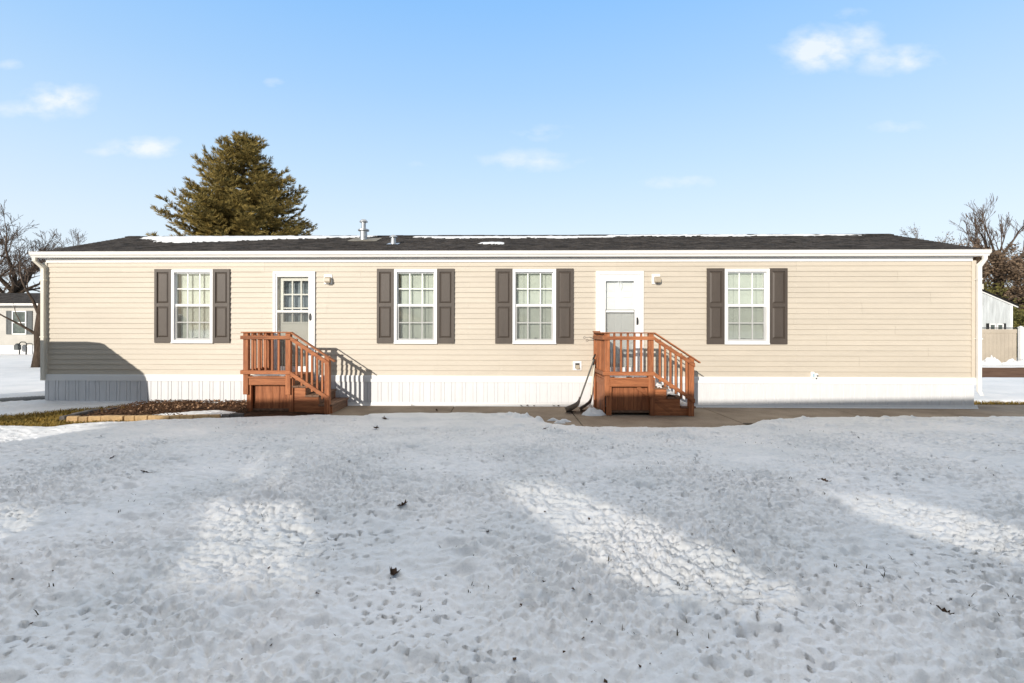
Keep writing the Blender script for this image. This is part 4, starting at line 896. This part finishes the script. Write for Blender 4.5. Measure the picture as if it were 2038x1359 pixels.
# corrugated drain pipe from the left corner
m = MB(); pts = [Vector((-9.75, 0.25, 0.10)).lerp(Vector((-12.5, -1.35, 0.07)), i/110) for i in range(111)]
m.tube(pts, [0.045 + (0.006 if i % 2 else 0) for i in range(111)], 12); m.build('drain_pipe', mat('grey_drain', (0.22, 0.225, 0.22), 0.6, var=.1), None, label='grey corrugated drain pipe lying on snow at left corner of home', cat='drain pipe')

# ------------------------------------------------------------ trees
def spruce(X, Y, Ht, prof, label, seed):
    r_ = random.Random(seed); T = empty('spruce_tree', (X, Y, 0), label=label, cat='tree')
    t = MB(); t.tube([(0, 0, -0.1), (0.03, 0, Ht*.4), (0, 0.02, Ht*.75), (0, 0, Ht*.97)], [0.24, 0.17, 0.09, 0.015], 10); 
    vs, fs = [], []; dz_ = [p[0] for p in prof]; rr = [p[1] for p in prof]
    def tuft(p, d, ln, wd):
        """a shoot: needles splayed round a twig, drawn as narrow leaf blades"""
        d = d.normalized(); a = d.orthogonal().normalized(); b_ = d.cross(a); th0 = r_.uniform(0, 6.3)
        for k in range(5):
            th = th0 + k*2*math.pi/5; o = a*math.cos(th)+b_*math.sin(th); i = len(vs)
            base = p - d*0.02; e = p + d*ln*r_.uniform(.75, 1.1) + o*wd*r_.uniform(.6, 1.5); mid = p + d*ln*.40 + o*wd*.75; s = o.cross(d)*wd*0.26
            vs.extend([tuple(base), tuple(mid+s), tuple(e), tuple(mid-s)]); fs.append((i, i+1, i+2, i+3))
    z = 0.9
    while z < Ht - 0.25:
        Rz = float(np.interp(Ht-z, dz_, rr)); nb = max(6, int(6 + Rz*2.3))
        for k in range(nb):
            a = r_.uniform(0, 2*math.pi); L_ = Rz*r_.choice((r_.uniform(.50, .75), r_.uniform(.72, .9), r_.uniform(.86, 1.02)))
            el = r_.uniform(-.10, .42) + 0.55*max(0, 1-(Ht-z)/2.2)
            rad = Vector((math.cos(a), math.sin(a), 0)); n = max(4, int(L_/0.2)); pts = []
            for i in range(n+1):
                f_ = i/n; pts.append(Vector((0, 0, z + r_.uniform(-.03, .03))) + rad*(L_*f_*math.cos(el)) + Vector((0, 0, L_*(math.sin(el)*f_ - 0.16*f_ + 0.22*f_**2.6))))
            t.tube([pts[0], pts[n//2], pts[n]], [0.022+0.006*L_, 0.016, 0.006], 5, cap=False)
            side = Vector((-rad.y, rad.x, 0))
            for i in range(1, n+1):
                f_ = i/n
                if f_ < 0.25: continue
                dd = (pts[i]-pts[i-1]).normalized(); sub = (0.70 - 0.36*f_)*min(1, L_/2.2+.25)
                for s in (-1, 1):
                    q = (side*s + dd*r_.uniform(.45, 1.0) + Vector((0, 0, r_.uniform(-.25, .45)))).normalized(); ln = sub*r_.uniform(.6, 1.3); st = max(1, int(ln/0.12))
                    for j in range(st+1): tuft(pts[i]+q*(ln*j/(st+.5)), (q+Vector((r_.uniform(-.35, .35), r_.uniform(-.35, .35), r_.uniform(-.1, .5)))), r_.uniform(.15, .28), r_.uniform(.045, .085))
                tuft(pts[i], dd+Vector((r_.uniform(-.2, .2), r_.uniform(-.2, .2), r_.uniform(.1, .7))), .24, .06)
            tuft(pts[n], (pts[n]-pts[n-1]), .34, .05)
        z += 0.20 + 0.02*Rz
    for k in range(7): tuft(Vector((0, 0, Ht-.3)), Vector((r_.uniform(-.5, .5), r_.uniform(-.5, .5), 1)), r_.uniform(.25, .42), .04)
    t.build('trunk', M_BARK, T, smooth=True, fix=False)
    c = MB(); c.v, c.f = vs, fs; c.build('crown', M_SPRUCE, T, fix=False); return T
spruce(-13.3, 14.7, 11.5, [(0,.22),(.4,.6),(.8,.95),(1.4,1.4),(2.4,2.1),(3.4,2.75),(4.2,3.3),(5.0,3.75),(7,4.3),(11,4.8)], 'broad olive green spruce towering behind the home', 11)

def bare_tree(name, X, Y, label, seed, trunk_pts, trunk_r, limbs, depth=4, spread=0.55, twig=0.012, droop=0.0, leaves=None, upf=0.25, kids=(3, 4)):
    """trunk along given points; limbs = [(fraction along trunk, azimuth, elevation, length, radius)]"""
    r_ = random.Random(seed); T = empty(name, (X, Y, 0), label=label, cat='tree'); tr = MB(); cr_ = MB(); lv = []
    tr.tube(trunk_pts, trunk_r, 10)
    def grow(p, d, ln, rad, lev):
        n = 4 if lev < depth-1 else 3; pts = [p]; dd = d.normalized(); q = Vector(p)
        for i in range(n):
            dd = (dd + Vector((r_.uniform(-1, 1), r_.uniform(-1, 1), r_.uniform(-1, 1)))*0.20 + Vector((0, 0, upf*.25 - droop*lev*.12))).normalized(); q = q + dd*ln/n; pts.append(Vector(q))
        rads = [max(twig*.55, rad*(1-0.55*i/n)) for i in range(n+1)]
        (tr if lev < 1 else cr_).tube(pts, rads, 6 if rad > .04 else 4 if rad > .02 else 3, cap=False)
        if leaves and lev >= depth-2:
            for i in range(leaves): lv.append(pts[r_.randrange(1, n+1)] + Vector((r_.gauss(0, .12), r_.gauss(0, .12), r_.gauss(0, .12))))
        if lev >= depth: return
        for k in range(r_.choice(kids)):
            i = r_.randrange(1, n+1); b = pts[i]; ax = Vector((r_.uniform(-1, 1), r_.uniform(-1, 1), r_.uniform(-1, 1))).normalized()
            nd = (dd + ax*spread*r_.uniform(.7, 1.5) + Vector((0, 0, upf*.4))).normalized(); grow(b, nd, ln*r_.uniform(.48, .78), rads[i]*r_.uniform(.5, .75), lev+1)
        grow(pts[-1], dd, ln*.6, rads[-1]*.9, lev+1)
    tp = [Vector(p) for p in trunk_pts]
    for (f_, az, el, ln, rad) in limbs:
        i = min(int(f_*(len(tp)-1)), len(tp)-2); p = tp[i].lerp(tp[i+1], f_*(len(tp)-1)-i); a = R(az); e = R(el)
        grow(p, Vector((math.cos(a)*math.cos(e), math.sin(a)*math.cos(e), math.sin(e))), ln, rad, 0)
    tr.build('trunk', M_BARK, T, smooth=True, fix=False); cr_.build('crown', M_TWIG, T, smooth=True, fix=False)
    if leaves:
        m = MB()
        for p in lv:
            a = Vector((r_.uniform(-1, 1), r_.uniform(-1, 1), r_.uniform(-1, 1))).normalized(); b = a.orthogonal().normalized(); s = r_.uniform(.05, .11)
            m.add([p-a*s, p+b*s*.6, p+a*s, p-b*s*.6], [(0, 1, 2, 3)])
        m.build('dead_leaves', M_OAK, T, fix=False)
    return T
# left: snag by the corner, big spreading tree behind the grey home, another at the gap
bare_tree('bare_tree', -18.62, 9.2, 'half dead tree trunk with thin forking branches at left corner of home', 31, [(0,0,-.1),(.05,0,.7),(.0,0,1.5),(.12,0,2.6)], [.30,.22,.19,.15],
          [(.55,190,50,1.5,.06),(.8,175,60,1.7,.07),(1.0,70,80,1.2,.06)], depth=2, spread=.45, kids=(1, 2))
bare_tree('bare_tree', -38.2, 27, 'wide spreading bare tree behind roof of the grey home', 32, [(0,0,-.1),(0,0,1.6),(.2,0,3.2),(.5,0,4.4)], [.55,.42,.36,.30],
          [(.7,175,30,3.2,.20),(.85,20,42,2.6,.22),(1.0,100,60,2.5,.19),(1.0,340,42,3.0,.2),(1.0,200,52,2.7,.18),(.9,0,26,2.5,.16),(.8,260,40,2.6,.15)], depth=5, spread=.75, twig=.022, upf=.12, kids=(2, 3))
bare_tree('bare_tree', -29.4, 22, 'slender bare tree rising just left of the dark roof end', 33, [(0,0,-.1),(.1,0,2.0),(0,0,4.0),(.2,0,5.2)], [.22,.17,.13,.10],
          [(.6,20,50,1.2,.06),(.8,160,45,1.3,.06),(1.0,60,60,1.2,.06),(1.0,340,45,1.5,.06),(1.0,220,60,1.2,.05)], depth=4, spread=.7, twig=.014, kids=(2, 3))
bare_tree('bare_tree', -46, 30, 'bare tree at far left edge of the picture', 34, [(0,0,-.1),(0,0,2.5),(-.2,0,4.5)], [.4,.32,.25],
          [(.7,0,40,3,.18),(1.0,60,55,2.6,.17),(1.0,330,45,3.0,.18),(1.0,150,60,2.4,.16)], depth=5, spread=.7, twig=.022, upf=.15, kids=(2, 3))
# right: tall bare tree with brown-leaved oaks in front, twigs above the ridge
bare_tree('bare_tree', 34.2, 25, 'tall bare tree with dark upswept limbs at far right', 41, [(0,0,-.1),(0,0,3),(.1,0,5.0),(0,0,6.0)], [.42,.34,.28,.22],
          [(.75,172,42,2.3,.13),(.9,160,55,2.1,.13),(1.0,178,68,1.9,.12),(1.0,80,82,1.9,.12),(1.0,15,62,2.1,.13),(.85,5,42,2.6,.13),(.62,185,38,1.7,.10),(.95,240,60,1.8,.10),(.7,340,30,2.4,.1),(.5,190,25,1.5,.08)], depth=4, spread=.5, twig=.017, upf=.35, kids=(2, 3))
bare_tree('oak_tree', 30.5, 22, 'brown leaved young oak right behind the downspout corner', 42, [(0,0,-.1),(0,0,2),(.1,0,3.4)], [.22,.18,.13],
          [(.3,200,20,1.58,.07),(.5,20,25,1.73,.07),(.7,140,35,1.73,.07),(.8,300,40,1.58,.07),(1.0,60,60,1.44,.07),(1.0,200,55,1.58,.06),(.9,90,20,1.58,.06),(.45,270,25,1.58,.06)], depth=4, spread=.8, twig=.014, leaves=8, upf=.1, kids=(2, 3))
bare_tree('oak_tree', 33.6, 23, 'brown leaved young oak at the right edge of the picture', 43, [(0,0,-.1),(0,0,2),(-.1,0,3.4)], [.24,.18,.13],
          [(.3,200,20,1.73,.07),(.5,20,25,1.73,.07),(.7,140,35,1.73,.07),(.8,300,40,1.58,.07),(1.0,60,60,1.44,.07),(1.0,200,55,1.58,.06),(.9,90,20,1.73,.06),(.45,270,25,1.58,.06)], depth=4, spread=.8, twig=.014, leaves=8, upf=.1, kids=(2, 3))
bare_tree('oak_tree', 38.0, 27, 'russet oak standing farthest back at the right edge', 44, [(0,0,-.1),(0,0,2.4),(-.1,0,4.0)], [.24,.18,.13],
          [(.3,200,20,1.73,.07),(.5,20,25,1.73,.07),(.7,140,35,1.87,.07),(.8,300,40,1.73,.07),(1.0,60,60,1.58,.07),(1.0,200,55,1.87,.06),(.9,90,20,1.73,.06)], depth=4, spread=.8, twig=.014, leaves=8, upf=.1, kids=(2, 3))
bare_tree('bare_tree', 37.2, 33, 'bare treetop with twigs showing just over the right roof slope', 45, [(0,0,-.1),(0,0,3),(.1,0,4.9)], [.3,.24,.16],
          [(.9,200,40,2.4,.08),(1.0,90,60,2.4,.08),(1.0,330,45,2.4,.08),(.8,20,40,2.4,.08)], depth=4, spread=.7, twig=.018, leaves=2, kids=(2, 3))
bare_tree('bare_tree', 49.3, 48, 'distant bare tree with fine twigs peeking over the roof end', 46, [(0,0,-.1),(0,0,5),(.1,0,7.9)], [.3,.24,.16],
          [(.9,200,40,2.4,.09),(1.0,90,60,2.4,.09),(1.0,330,45,2.4,.09),(.8,20,40,2.4,.09)], depth=4, spread=.7, twig=.024, leaves=3, kids=(2, 3))
def bush(name, X, Y, rx, ry, hh, label, seed, n=6000, material=M_YEW, size=.12):
    """evergreen: sprays fanned out from several stems through the crown's volume"""
    r_ = random.Random(seed); T = empty(name, (X, Y, 0), label=label, cat='bush'); st = MB(); m = MB(); tips = []
    for k in range(26):
        a = r_.uniform(0, 6.3); q = r_.uniform(.1, 1); e = Vector((math.cos(a)*rx*q, math.sin(a)*ry*q, hh*(1-.55*q*q)*r_.uniform(.7, 1.08))); p0 = Vector((e.x*.15, e.y*.15, 0)); pm = (p0+e)/2 + Vector((0, 0, -.1))
        st.tube([p0, pm, e], [.05, .03, .008], 5); tips.append((p0, pm, e))
    for i in range(n):
        p0, pm, e = r_.choice(tips); f_ = 1-r_.random()**2*.85; c = p0.lerp(pm, f_*2) if f_ < .5 else pm.lerp(e, f_*2-1)
        c = c + Vector((r_.gauss(0, .28), r_.gauss(0, .28), r_.gauss(0, .2)))
        d = Vector((c.x/rx+r_.uniform(-.7, .7), c.y/ry+r_.uniform(-.7, .7), r_.uniform(-.2, .9))).normalized(); b = d.orthogonal().normalized(); s = size*r_.uniform(.6, 1.4)
        b = Matrix.Rotation(r_.uniform(0, 6.3), 3, d) @ b
        m.add([c-d*s*.3, c+b*s*.3+d*s*.3, c+d*s, c-b*s*.3+d*s*.3], [(0, 1, 2, 3)])
    st.build('stems', M_BARK, T, fix=False); m.build('foliage', material, T, fix=False); return T
bush('evergreen_bush', 30.4, 22.5, 2.4, 1.6, 4.6, 'dark green evergreen bush behind the ribbed grey building', 51, 7000)
bush('evergreen_bush', 29.9, 20.2, 1.5, 1.2, 3.0, 'olive evergreen bush right of the ribbed grey building above the fence', 52, 6000)
bush('evergreen_bush', 29.4, 18.4, 1.2, 1.0, 2.6, 'low evergreen bush at the right edge above the beige fence', 53, 4500)

# ------------------------------------------------------------ the grey home at the left
nb = empty('mobile_home', (-36.22, 19.0, 0), label='distant pale grey mobile home with dark roof at left edge', cat='mobile home')
m = MB(); n_ = 21
for k in range(n_):
    z0 = .62+k*.115; m.add([(-9, -.016, z0), (9.6, -.016, z0), (9.6, 0, z0+.115), (-9, 0, z0+.115)], [(0, 1, 2, 3)]); m.add([(-9, 0, z0), (9.6, 0, z0), (9.6, -.016, z0), (-9, -.016, z0)], [(0, 1, 2, 3)])
m.box(-9, 9.6, .012, 4.6, -.02, 3.03); m.build('siding', M_GREYSID, nb, fix=False)
m = MB(); x = -9
while x < 9.6: m.box(x+.004, min(x+.2, 9.6), -.03, .011, -.02, .60); x += .2
m.build('skirting', M_SKIRT, nb)
m = MB(); m.prism_x([(-.35, 3.02), (4.9, 3.02), (4.9, 3.10), (2.3, 3.92), (-.35, 3.10)], -9.3, 9.9); m.build('roof', M_ROOF, nb)
m = MB(); m.box(-9.3, 9.9, -.43, -.352, 2.98, 3.10); m.build('gutter', M_GUT, nb)
def small_window(par, x, z0, w_, h_, y, shut, dark=True, sw=.35):
    f_ = MB(); e = .06
    f_.box(x, x+e, y-.04, y, z0, z0+h_); f_.box(x+w_-e, x+w_, y-.04, y, z0, z0+h_)
    for zz in (z0, z0+h_/2-.03, z0+h_-.06): f_.box(x+e, x+w_-e, y-.039, y, zz, zz+.06)
    fo = f_.build('window', M_WHITE, par)
    p = MB(); p.box(x+e, x+w_-e, y-.018, y-.012, z0+.06, z0+h_/2-.03); p.box(x+e, x+w_-e, y-.018, y-.012, z0+h_/2+.03, z0+h_-.06); p.build('pane', M_NPANE, fo)
    if shut:
        for xs__ in (x-sw-.01, x+w_+.01):
            s = MB(); s.box(xs__, xs__+.05, y-.035, y, z0, z0+h_); s.box(xs__+sw-.05, xs__+sw, y-.035, y, z0, z0+h_); s.box(xs__+.05, xs__+sw-.05, y-.02, y, z0, z0+h_)
            for zz in (z0, z0+h_/2-.03, z0+h_-.06): s.box(xs__+.0501, xs__+sw-.0501, y-.0345, y, zz, zz+.06)
            s.build('shutter', M_SHUTG, par)
M_NPANE = mat('far_window_pane', (0.06, 0.075, 0.075), 0.12, col2=(0.16, 0.19, 0.17), vscale=2.5)
small_window(nb, 6.55, 1.25, .88, 1.42, -.018, True)
small_window(nb, 3.0, 1.25, .88, 1.42, -.018, True)
g_ = empty('gas_meter', (-28.95, 18.7, 0), label='small dark gas meter on a pipe in front of the grey home', cat='gas meter')
m = MB(); m.tube([(0, 0, -.02), (0, 0, .72), (.1, 0, .80), (.32, 0, .80), (.42, 0, .72), (.42, 0, -.02)], .03, 8); m.build('pipe', M_BLACK, g_, smooth=True)
m = MB(); m.box(-.22, .04, -.14, .08, .33, .62); m.lathe([(.12, .62), (.10, .70), (.02, .72)], -.09, -.03, 14); m.build('meter_body', M_SHUTG, g_, bevel=.02)

# ------------------------------------------------------------ right background: fence, ribbed building
fe = empty('vinyl_fence', (0, 0, 0), label='beige vinyl panel fence at the right edge', cat='fence')
def P(y, x): return x
FY = 13.2; fx0 = 14.15; k = 0
while fx0 < 34:
    p = MB(); p.box(fx0, fx0+.14, FY-.07, FY+.07, -.05, 1.72); p.build('post', M_TRIM, fe, bevel=.01)
    c = MB(); c.add([(fx0-.02, FY-.09, 1.72), (fx0+.16, FY-.09, 1.72), (fx0+.16, FY+.09, 1.72), (fx0-.02, FY+.09, 1.72), (fx0+.07, FY, 1.80)], [(0, 1, 4), (1, 2, 4), (2, 3, 4), (3, 0, 4)]); c.build('post_cap', M_TRIM, fe, fix=False)
    q = MB(); n_ = 12; a0, a1 = fx0+.141, fx0+2.259
    for i in range(n_): q.box(a0+(a1-a0)*i/n_+.003, a0+(a1-a0)*(i+1)/n_-.003, FY-.018, FY+.018, .12, 1.5)
    q.build('panel', M_FENCE, fe)
    for (z0, z1) in ((.02, .16), (1.46, 1.64)):
        q = MB(); q.box(a0, a1, FY-.04, FY+.04, z0, z1); q.build('rail', M_FENCE, fe, bevel=.006)
    fx0 += 2.4
m = MB(); m.tube([(14, 14.4, 1.72), (24, 14.4, 1.70), (36, 14.4, 1.72)], .022, 8)
for x in np.arange(14.5, 36, 2.6): m.tube([(x, 14.4, -.05), (x, 14.4, 1.74)], .025, 8)
m.build('pipe_rail', M_BLACK, None, smooth=True, label='thin dark pipe rail running behind top of beige fence', cat='rail')
sh = empty('ribbed_building', (0, 0, 0), label='ribbed grey metal building with sloping black roof edge behind fence', cat='building')
BX0, BX1, BY, BP, BE = 18.5, 26.2, 16.0, 4.45, 2.92
m = MB(); x = BX0; xm = 22.7; hh_ = lambda x: BP - abs(x-xm)*(BP-BE)/(BX1-xm)
while x < BX1:
    x2 = min(x+.16, BX1); m.add([(x, BY, -.05), (x+.02, BY-.03, -.05), (x2-.02, BY-.03, -.05), (x2, BY, -.05), (x, BY, hh_(x)), (x+.02, BY-.03, hh_(x)), (x2-.02, BY-.03, hh_(x2)), (x2, BY, hh_(x2))], [(0, 1, 5, 4), (1, 2, 6, 5), (2, 3, 7, 6)]); x = x2
m.box(BX1-.06, BX1, BY+.005, BY+8, -.05, BE-.01); m.build('wall', M_METALSID, sh, fix=False)
m = MB(); m.prism_y([(BX0, hh_(BX0)), (xm, BP), (BX1+.25, hh_(BX1+.25)), (BX1+.25, hh_(BX1+.25)+.10), (xm, BP+.10), (BX0, hh_(BX0)+.10)], BY-.12, BY+8); m.build('roof', mat('black_roof_edge', (0.018, 0.018, 0.018), 0.9, spec=0.1), sh)
m = MB(); m.prism_y([(xm, BP-.06), (BX1+.24, hh_(BX1+.24)-.06), (BX1+.24, hh_(BX1+.24)-.005), (xm, BP-.005)], BY-.09, BY-.035); m.box(BX1-.10, BX1+.005, BY-.05, BY-.031, -.05, BE-.05); m.build('trim', M_WHITE, sh)
m = MB(); m.box(21.1, 24.75, BY-.06, BY-.032, 0, 2.85); m.build('side_door', M_METALSID, sh)
m = MB(); m.tube([(25.15, BY+.5, 3.0), (25.15, BY+.5, 4.02)], .08, 10); m.build('chimney_pipe', M_DOWN, sh, smooth=True)
small_window(sh, 24.98, 1.15, .34, .78, -.062+BY, False); small_window(sh, 25.36, 1.15, .34, .78, -.062+BY, False)
for xx in (24.86, 25.71):
    s = MB(); s.box(xx, xx+.11, BY-.10, BY-.061, 1.15, 1.95); s.build('shutter', M_BLACK, sh)
for i in range(9):
    x = 20.3+i*0.62+r.uniform(-.3, .3); heap('snow_lump', x, 12.4+r.uniform(-.3, .3), r.uniform(.35, .6), .3, r.uniform(.22, .42), 'lump of piled snow along foot of the beige fence', 'snow lump', 300+i)['group'] = 'snow lumps at the fence'
for i in range(7):
    x = 17.6+i*.7+r.uniform(-.3, .3); heap('snow_lump', x, 5.7+r.uniform(-.3, .2), r.uniform(.2, .4), .2, r.uniform(.12, .3), 'lump of shovelled snow along near side of the brown soil strip', 'snow lump', 330+i)['group'] = 'snow lumps at the soil strip'

# ------------------------------------------------------------ unseen things that cast the lawn's shade, and gaps added for its light patches
hb = empty('added_shade_shed', (0, 0, 0), label='unseen added shed across the lawn shading the snow', cat='shed')  # unseen, added to shade the lawn; its gaps imitate window-reflected light
rl, rr_ = Vector((-11.13, -15.0, 4.72)), Vector((4.6, -13.95, 4.70)); e_ = Vector((rr_.x-rl.x, rr_.y-rl.y, 0)).normalized(); nf = Vector((-e_.y, e_.x, 0))
def hp(t, s_, z): q = rl + e_*t + nf*s_; return Vector((q.x, q.y, z))
Lh = (rr_-rl).length; inset = 0.22; WS = 1.22
# added wall openings imitate light bounced off the windows; given by where the sun reaches the lawn through them
LIGHT_PATCHES = [[(-4.558, -6.167), (-3.661, -6.165), (-3.46, -6.514), (-3.474, -6.813), (-3.35, -7.262)], [(-2.437, -5.98), (-1.579, -6.006), (-1.344, -6.665), (-1.132, -7.472), (-1.507, -7.536), (-1.896, -7.493), (-2.109, -6.859)], [(-0.014, -5.337), (0.394, -5.24), (1.068, -6.17), (1.497, -6.799), (1.726, -7.447), (1.472, -7.652), (1.068, -7.616), (0.775, -7.305), (0.551, -6.825), (0.243, -6.101)], [(2.864, -5.564), (3.465, -5.688), (3.712, -6.116), (3.942, -6.515), (3.323, -7.11), (3.113, -6.753), (2.885, -6.249)], [(-2.784, -4.202), (-2.747, -4.201), (-2.333, -5.234), (-2.38, -5.236)], [(-2.542, -4.116), (-2.492, -4.115), (-2.33, -4.574), (-2.389, -4.575)], [(-2.243, -4.951), (-2.199, -4.95), (-1.932, -5.6), (-1.98, -5.601)], [(-2.873, -4.306), (-2.836, -4.305), (-2.366, -5.488), (-2.431, -5.458)]]
def to_wall(x, y):
    p = Vector((x, y, 0.08)); k = (WS - (p - rl).dot(nf)) / (-SUN_T.dot(nf)); q = p - SUN_T*k; return ((q-rl).dot(e_), q.z)
from mathutils.geometry import tessellate_polygon
outer = [(inset, -.05), (Lh-inset, -.05), (Lh-inset, 3.70), (inset, 3.70)]
def grow_poly(pl, d):
    cx = sum(p[0] for p in pl)/len(pl); cz = sum(p[1] for p in pl)/len(pl)
    return [(p[0]+d*(p[0]-cx)/max(.05, math.hypot(p[0]-cx, p[1]-cz)), p[1]+d*(p[1]-cz)/max(.05, math.hypot(p[0]-cx, p[1]-cz))) for p in pl]
WP = [[to_wall(*p) for p in g] for g in LIGHT_PATCHES]; GR = [0.22, 0.22, 0.22, 0.22, 0.035, 0.035, 0.035, 0.035]
loops = [outer] + [grow_poly(p, d) for p, d in zip(WP, GR)]
flat2 = [p for lp in loops for p in lp]; tris = tessellate_polygon([[Vector((a, b, 0)) for a, b in lp] for lp in loops])
m = MB(); n = len(flat2); m.v = [tuple(hp(a, WS+0.02, b)) for a, b in flat2] + [tuple(hp(a, WS-0.02, b)) for a, b in flat2]
for t_ in tris: m.f.append(tuple(t_)); m.f.append(tuple(i+n for i in reversed(t_)))
k0 = 0
for lp in loops:
    q = len(lp)
    for i in range(q): m.f.append((k0+i, k0+(i+1) % q, k0+(i+1) % q+n, k0+i+n))
    k0 += q
m.build('light_gap_wall', M_GREYSID, hb)
# added lath across the openings, to dim and soften the light patches
m = MB(); rl_ = random.Random(44)
def spans(pl, z):
    xs_ = []
    for i in range(len(pl)):
        (a, b), (c_, d) = pl[i], pl[(i+1) % len(pl)]
        if (b > z) != (d > z): xs_.append(a+(c_-a)*(z-b)/(d-b))
    return sorted(xs_)
def dim_slat(u0, u1, z, h): m.add([hp(u0, WS-.034, z), hp(u1, WS-.034, z), hp(u1, WS-.034, z+h), hp(u0, WS-.034, z+h), hp(u0, WS-.022, z), hp(u1, WS-.022, z), hp(u1, WS-.022, z+h), hp(u0, WS-.022, z+h)], [(0, 1, 2, 3), (7, 6, 5, 4), (0, 4, 5, 1), (3, 2, 6, 7)])
for big, pl, d, ramp_ in zip(loops[1:], WP, GR, (.02, .02, .2, .2)):
    z = min(p[1] for p in big)-.02; zt = max(p[1] for p in big)+.02; zl, zh = min(p[1] for p in pl), max(p[1] for p in pl); P_ = 0.032
    while z < zt:
        ob = spans(big, z+P_/2); ib = spans(pl, z+P_/2)
        if len(ob) >= 2:
            u0, u1 = ob[0]-.06, ob[-1]+.06
            if len(ib) >= 2:
                j = 0.08 if d > .1 else 0.0; a = ib[0]+rl_.triangular(-j, j, 0); b = ib[-1]+rl_.triangular(-j, j, 0)
                f_ = min(1, (z-zl)/.22+.45, (zh-z)/ramp_+.4) if d > .1 else 1.0        # closer slats fade the light patch towards top and foot
                op = max(0.0, (0.60 if d > .1 else 1.0)*f_)
                dim_slat(u0, max(u0, a), z, P_); dim_slat(min(u1, b), u1, z, P_)
                if a < b: dim_slat(a, b, z, P_*(1-op))
            else: dim_slat(u0, u1, z, P_)
        z += P_
m.build('dimming_slats', M_BARK, hb, fix=False)
for t0 in (inset, Lh-inset-.06):
    m = MB(); A_ = [hp(t0, -0.1, -.05), hp(t0, WS-.03, -.05), hp(t0, WS-.03, 3.68), hp(t0, -0.1, 4.60)]; m.add(A_ + [p + e_*.06 for p in A_], [(0, 1, 2, 3), (7, 6, 5, 4), (0, 4, 5, 1), (1, 5, 6, 2), (2, 6, 7, 3), (3, 7, 4, 0)]); m.build('end_wall', M_GREYSID, hb)
m = MB(); zz = lambda t: rl.z + (rr_.z-rl.z)*t/Lh
m.add([hp(0, 0, zz(0)), hp(Lh, 0, zz(Lh)), hp(Lh, 1.50, 3.62), hp(0, 1.50, 3.62), hp(0, 0, zz(0)-.1), hp(Lh, 0, zz(Lh)-.1), hp(Lh, 1.44, 3.52), hp(0, 1.44, 3.52)], [(0, 1, 2, 3), (7, 6, 5, 4), (0, 3, 7, 4), (1, 5, 6, 2), (2, 6, 7, 3), (0, 4, 5, 1)])
m.build('roof', M_ROOF, hb)
for t0 in (0.4, Lh-.5): m = MB(); a_ = hp(t0, 0.05, 0); m.box(a_.x-.07, a_.x+.07, a_.y-.07, a_.y+.07, -.05, 4.58); m.build('post', M_BARK, hb)
van = empty('parked_van', (-9.26, -3.2, 0), label='dark van parked beyond the left edge, shading the end wall', cat='van')
Lv, Wv, Hv = 4.9, 1.85, 2.06
prof = [(-Lv, .35), (0, .35), (.02, .62), (.0, 1.3), (-.07, 1.88), (-.26, 2.03), (-.6, Hv), (-3.0, Hv), (-3.5, 1.85), (-4.1, 1.15), (-4.8, .95), (-Lv, .8)]
m = MB(); m.prism_y(prof, -Wv/2, Wv/2); m.build('body', M_VAN, van, bevel=.06)
for s in (-1, 1):
    y = s*Wv/2; q = MB(); q.prism_y([(-3.4, 1.2), (-.35, 1.2), (-.75, 1.75), (-3.1, 1.75)], min(y, y+s*.006), max(y, y+s*.006)); q.build('side_window', M_NPANE, van)
    for xw in (-.85, -4.0):
        q = MB(); y0 = y - s*.2; q.tube([(xw, y0, .34), (xw, y0+s*.21, .34)], .34, 24); wh = q.build('wheel', M_RUBBER, van)
        q = MB(); q.tube([(xw, y0+s*.211, .34), (xw, y0+s*.222, .34)], .21, 20); q.build('rim', M_GALV, wh)
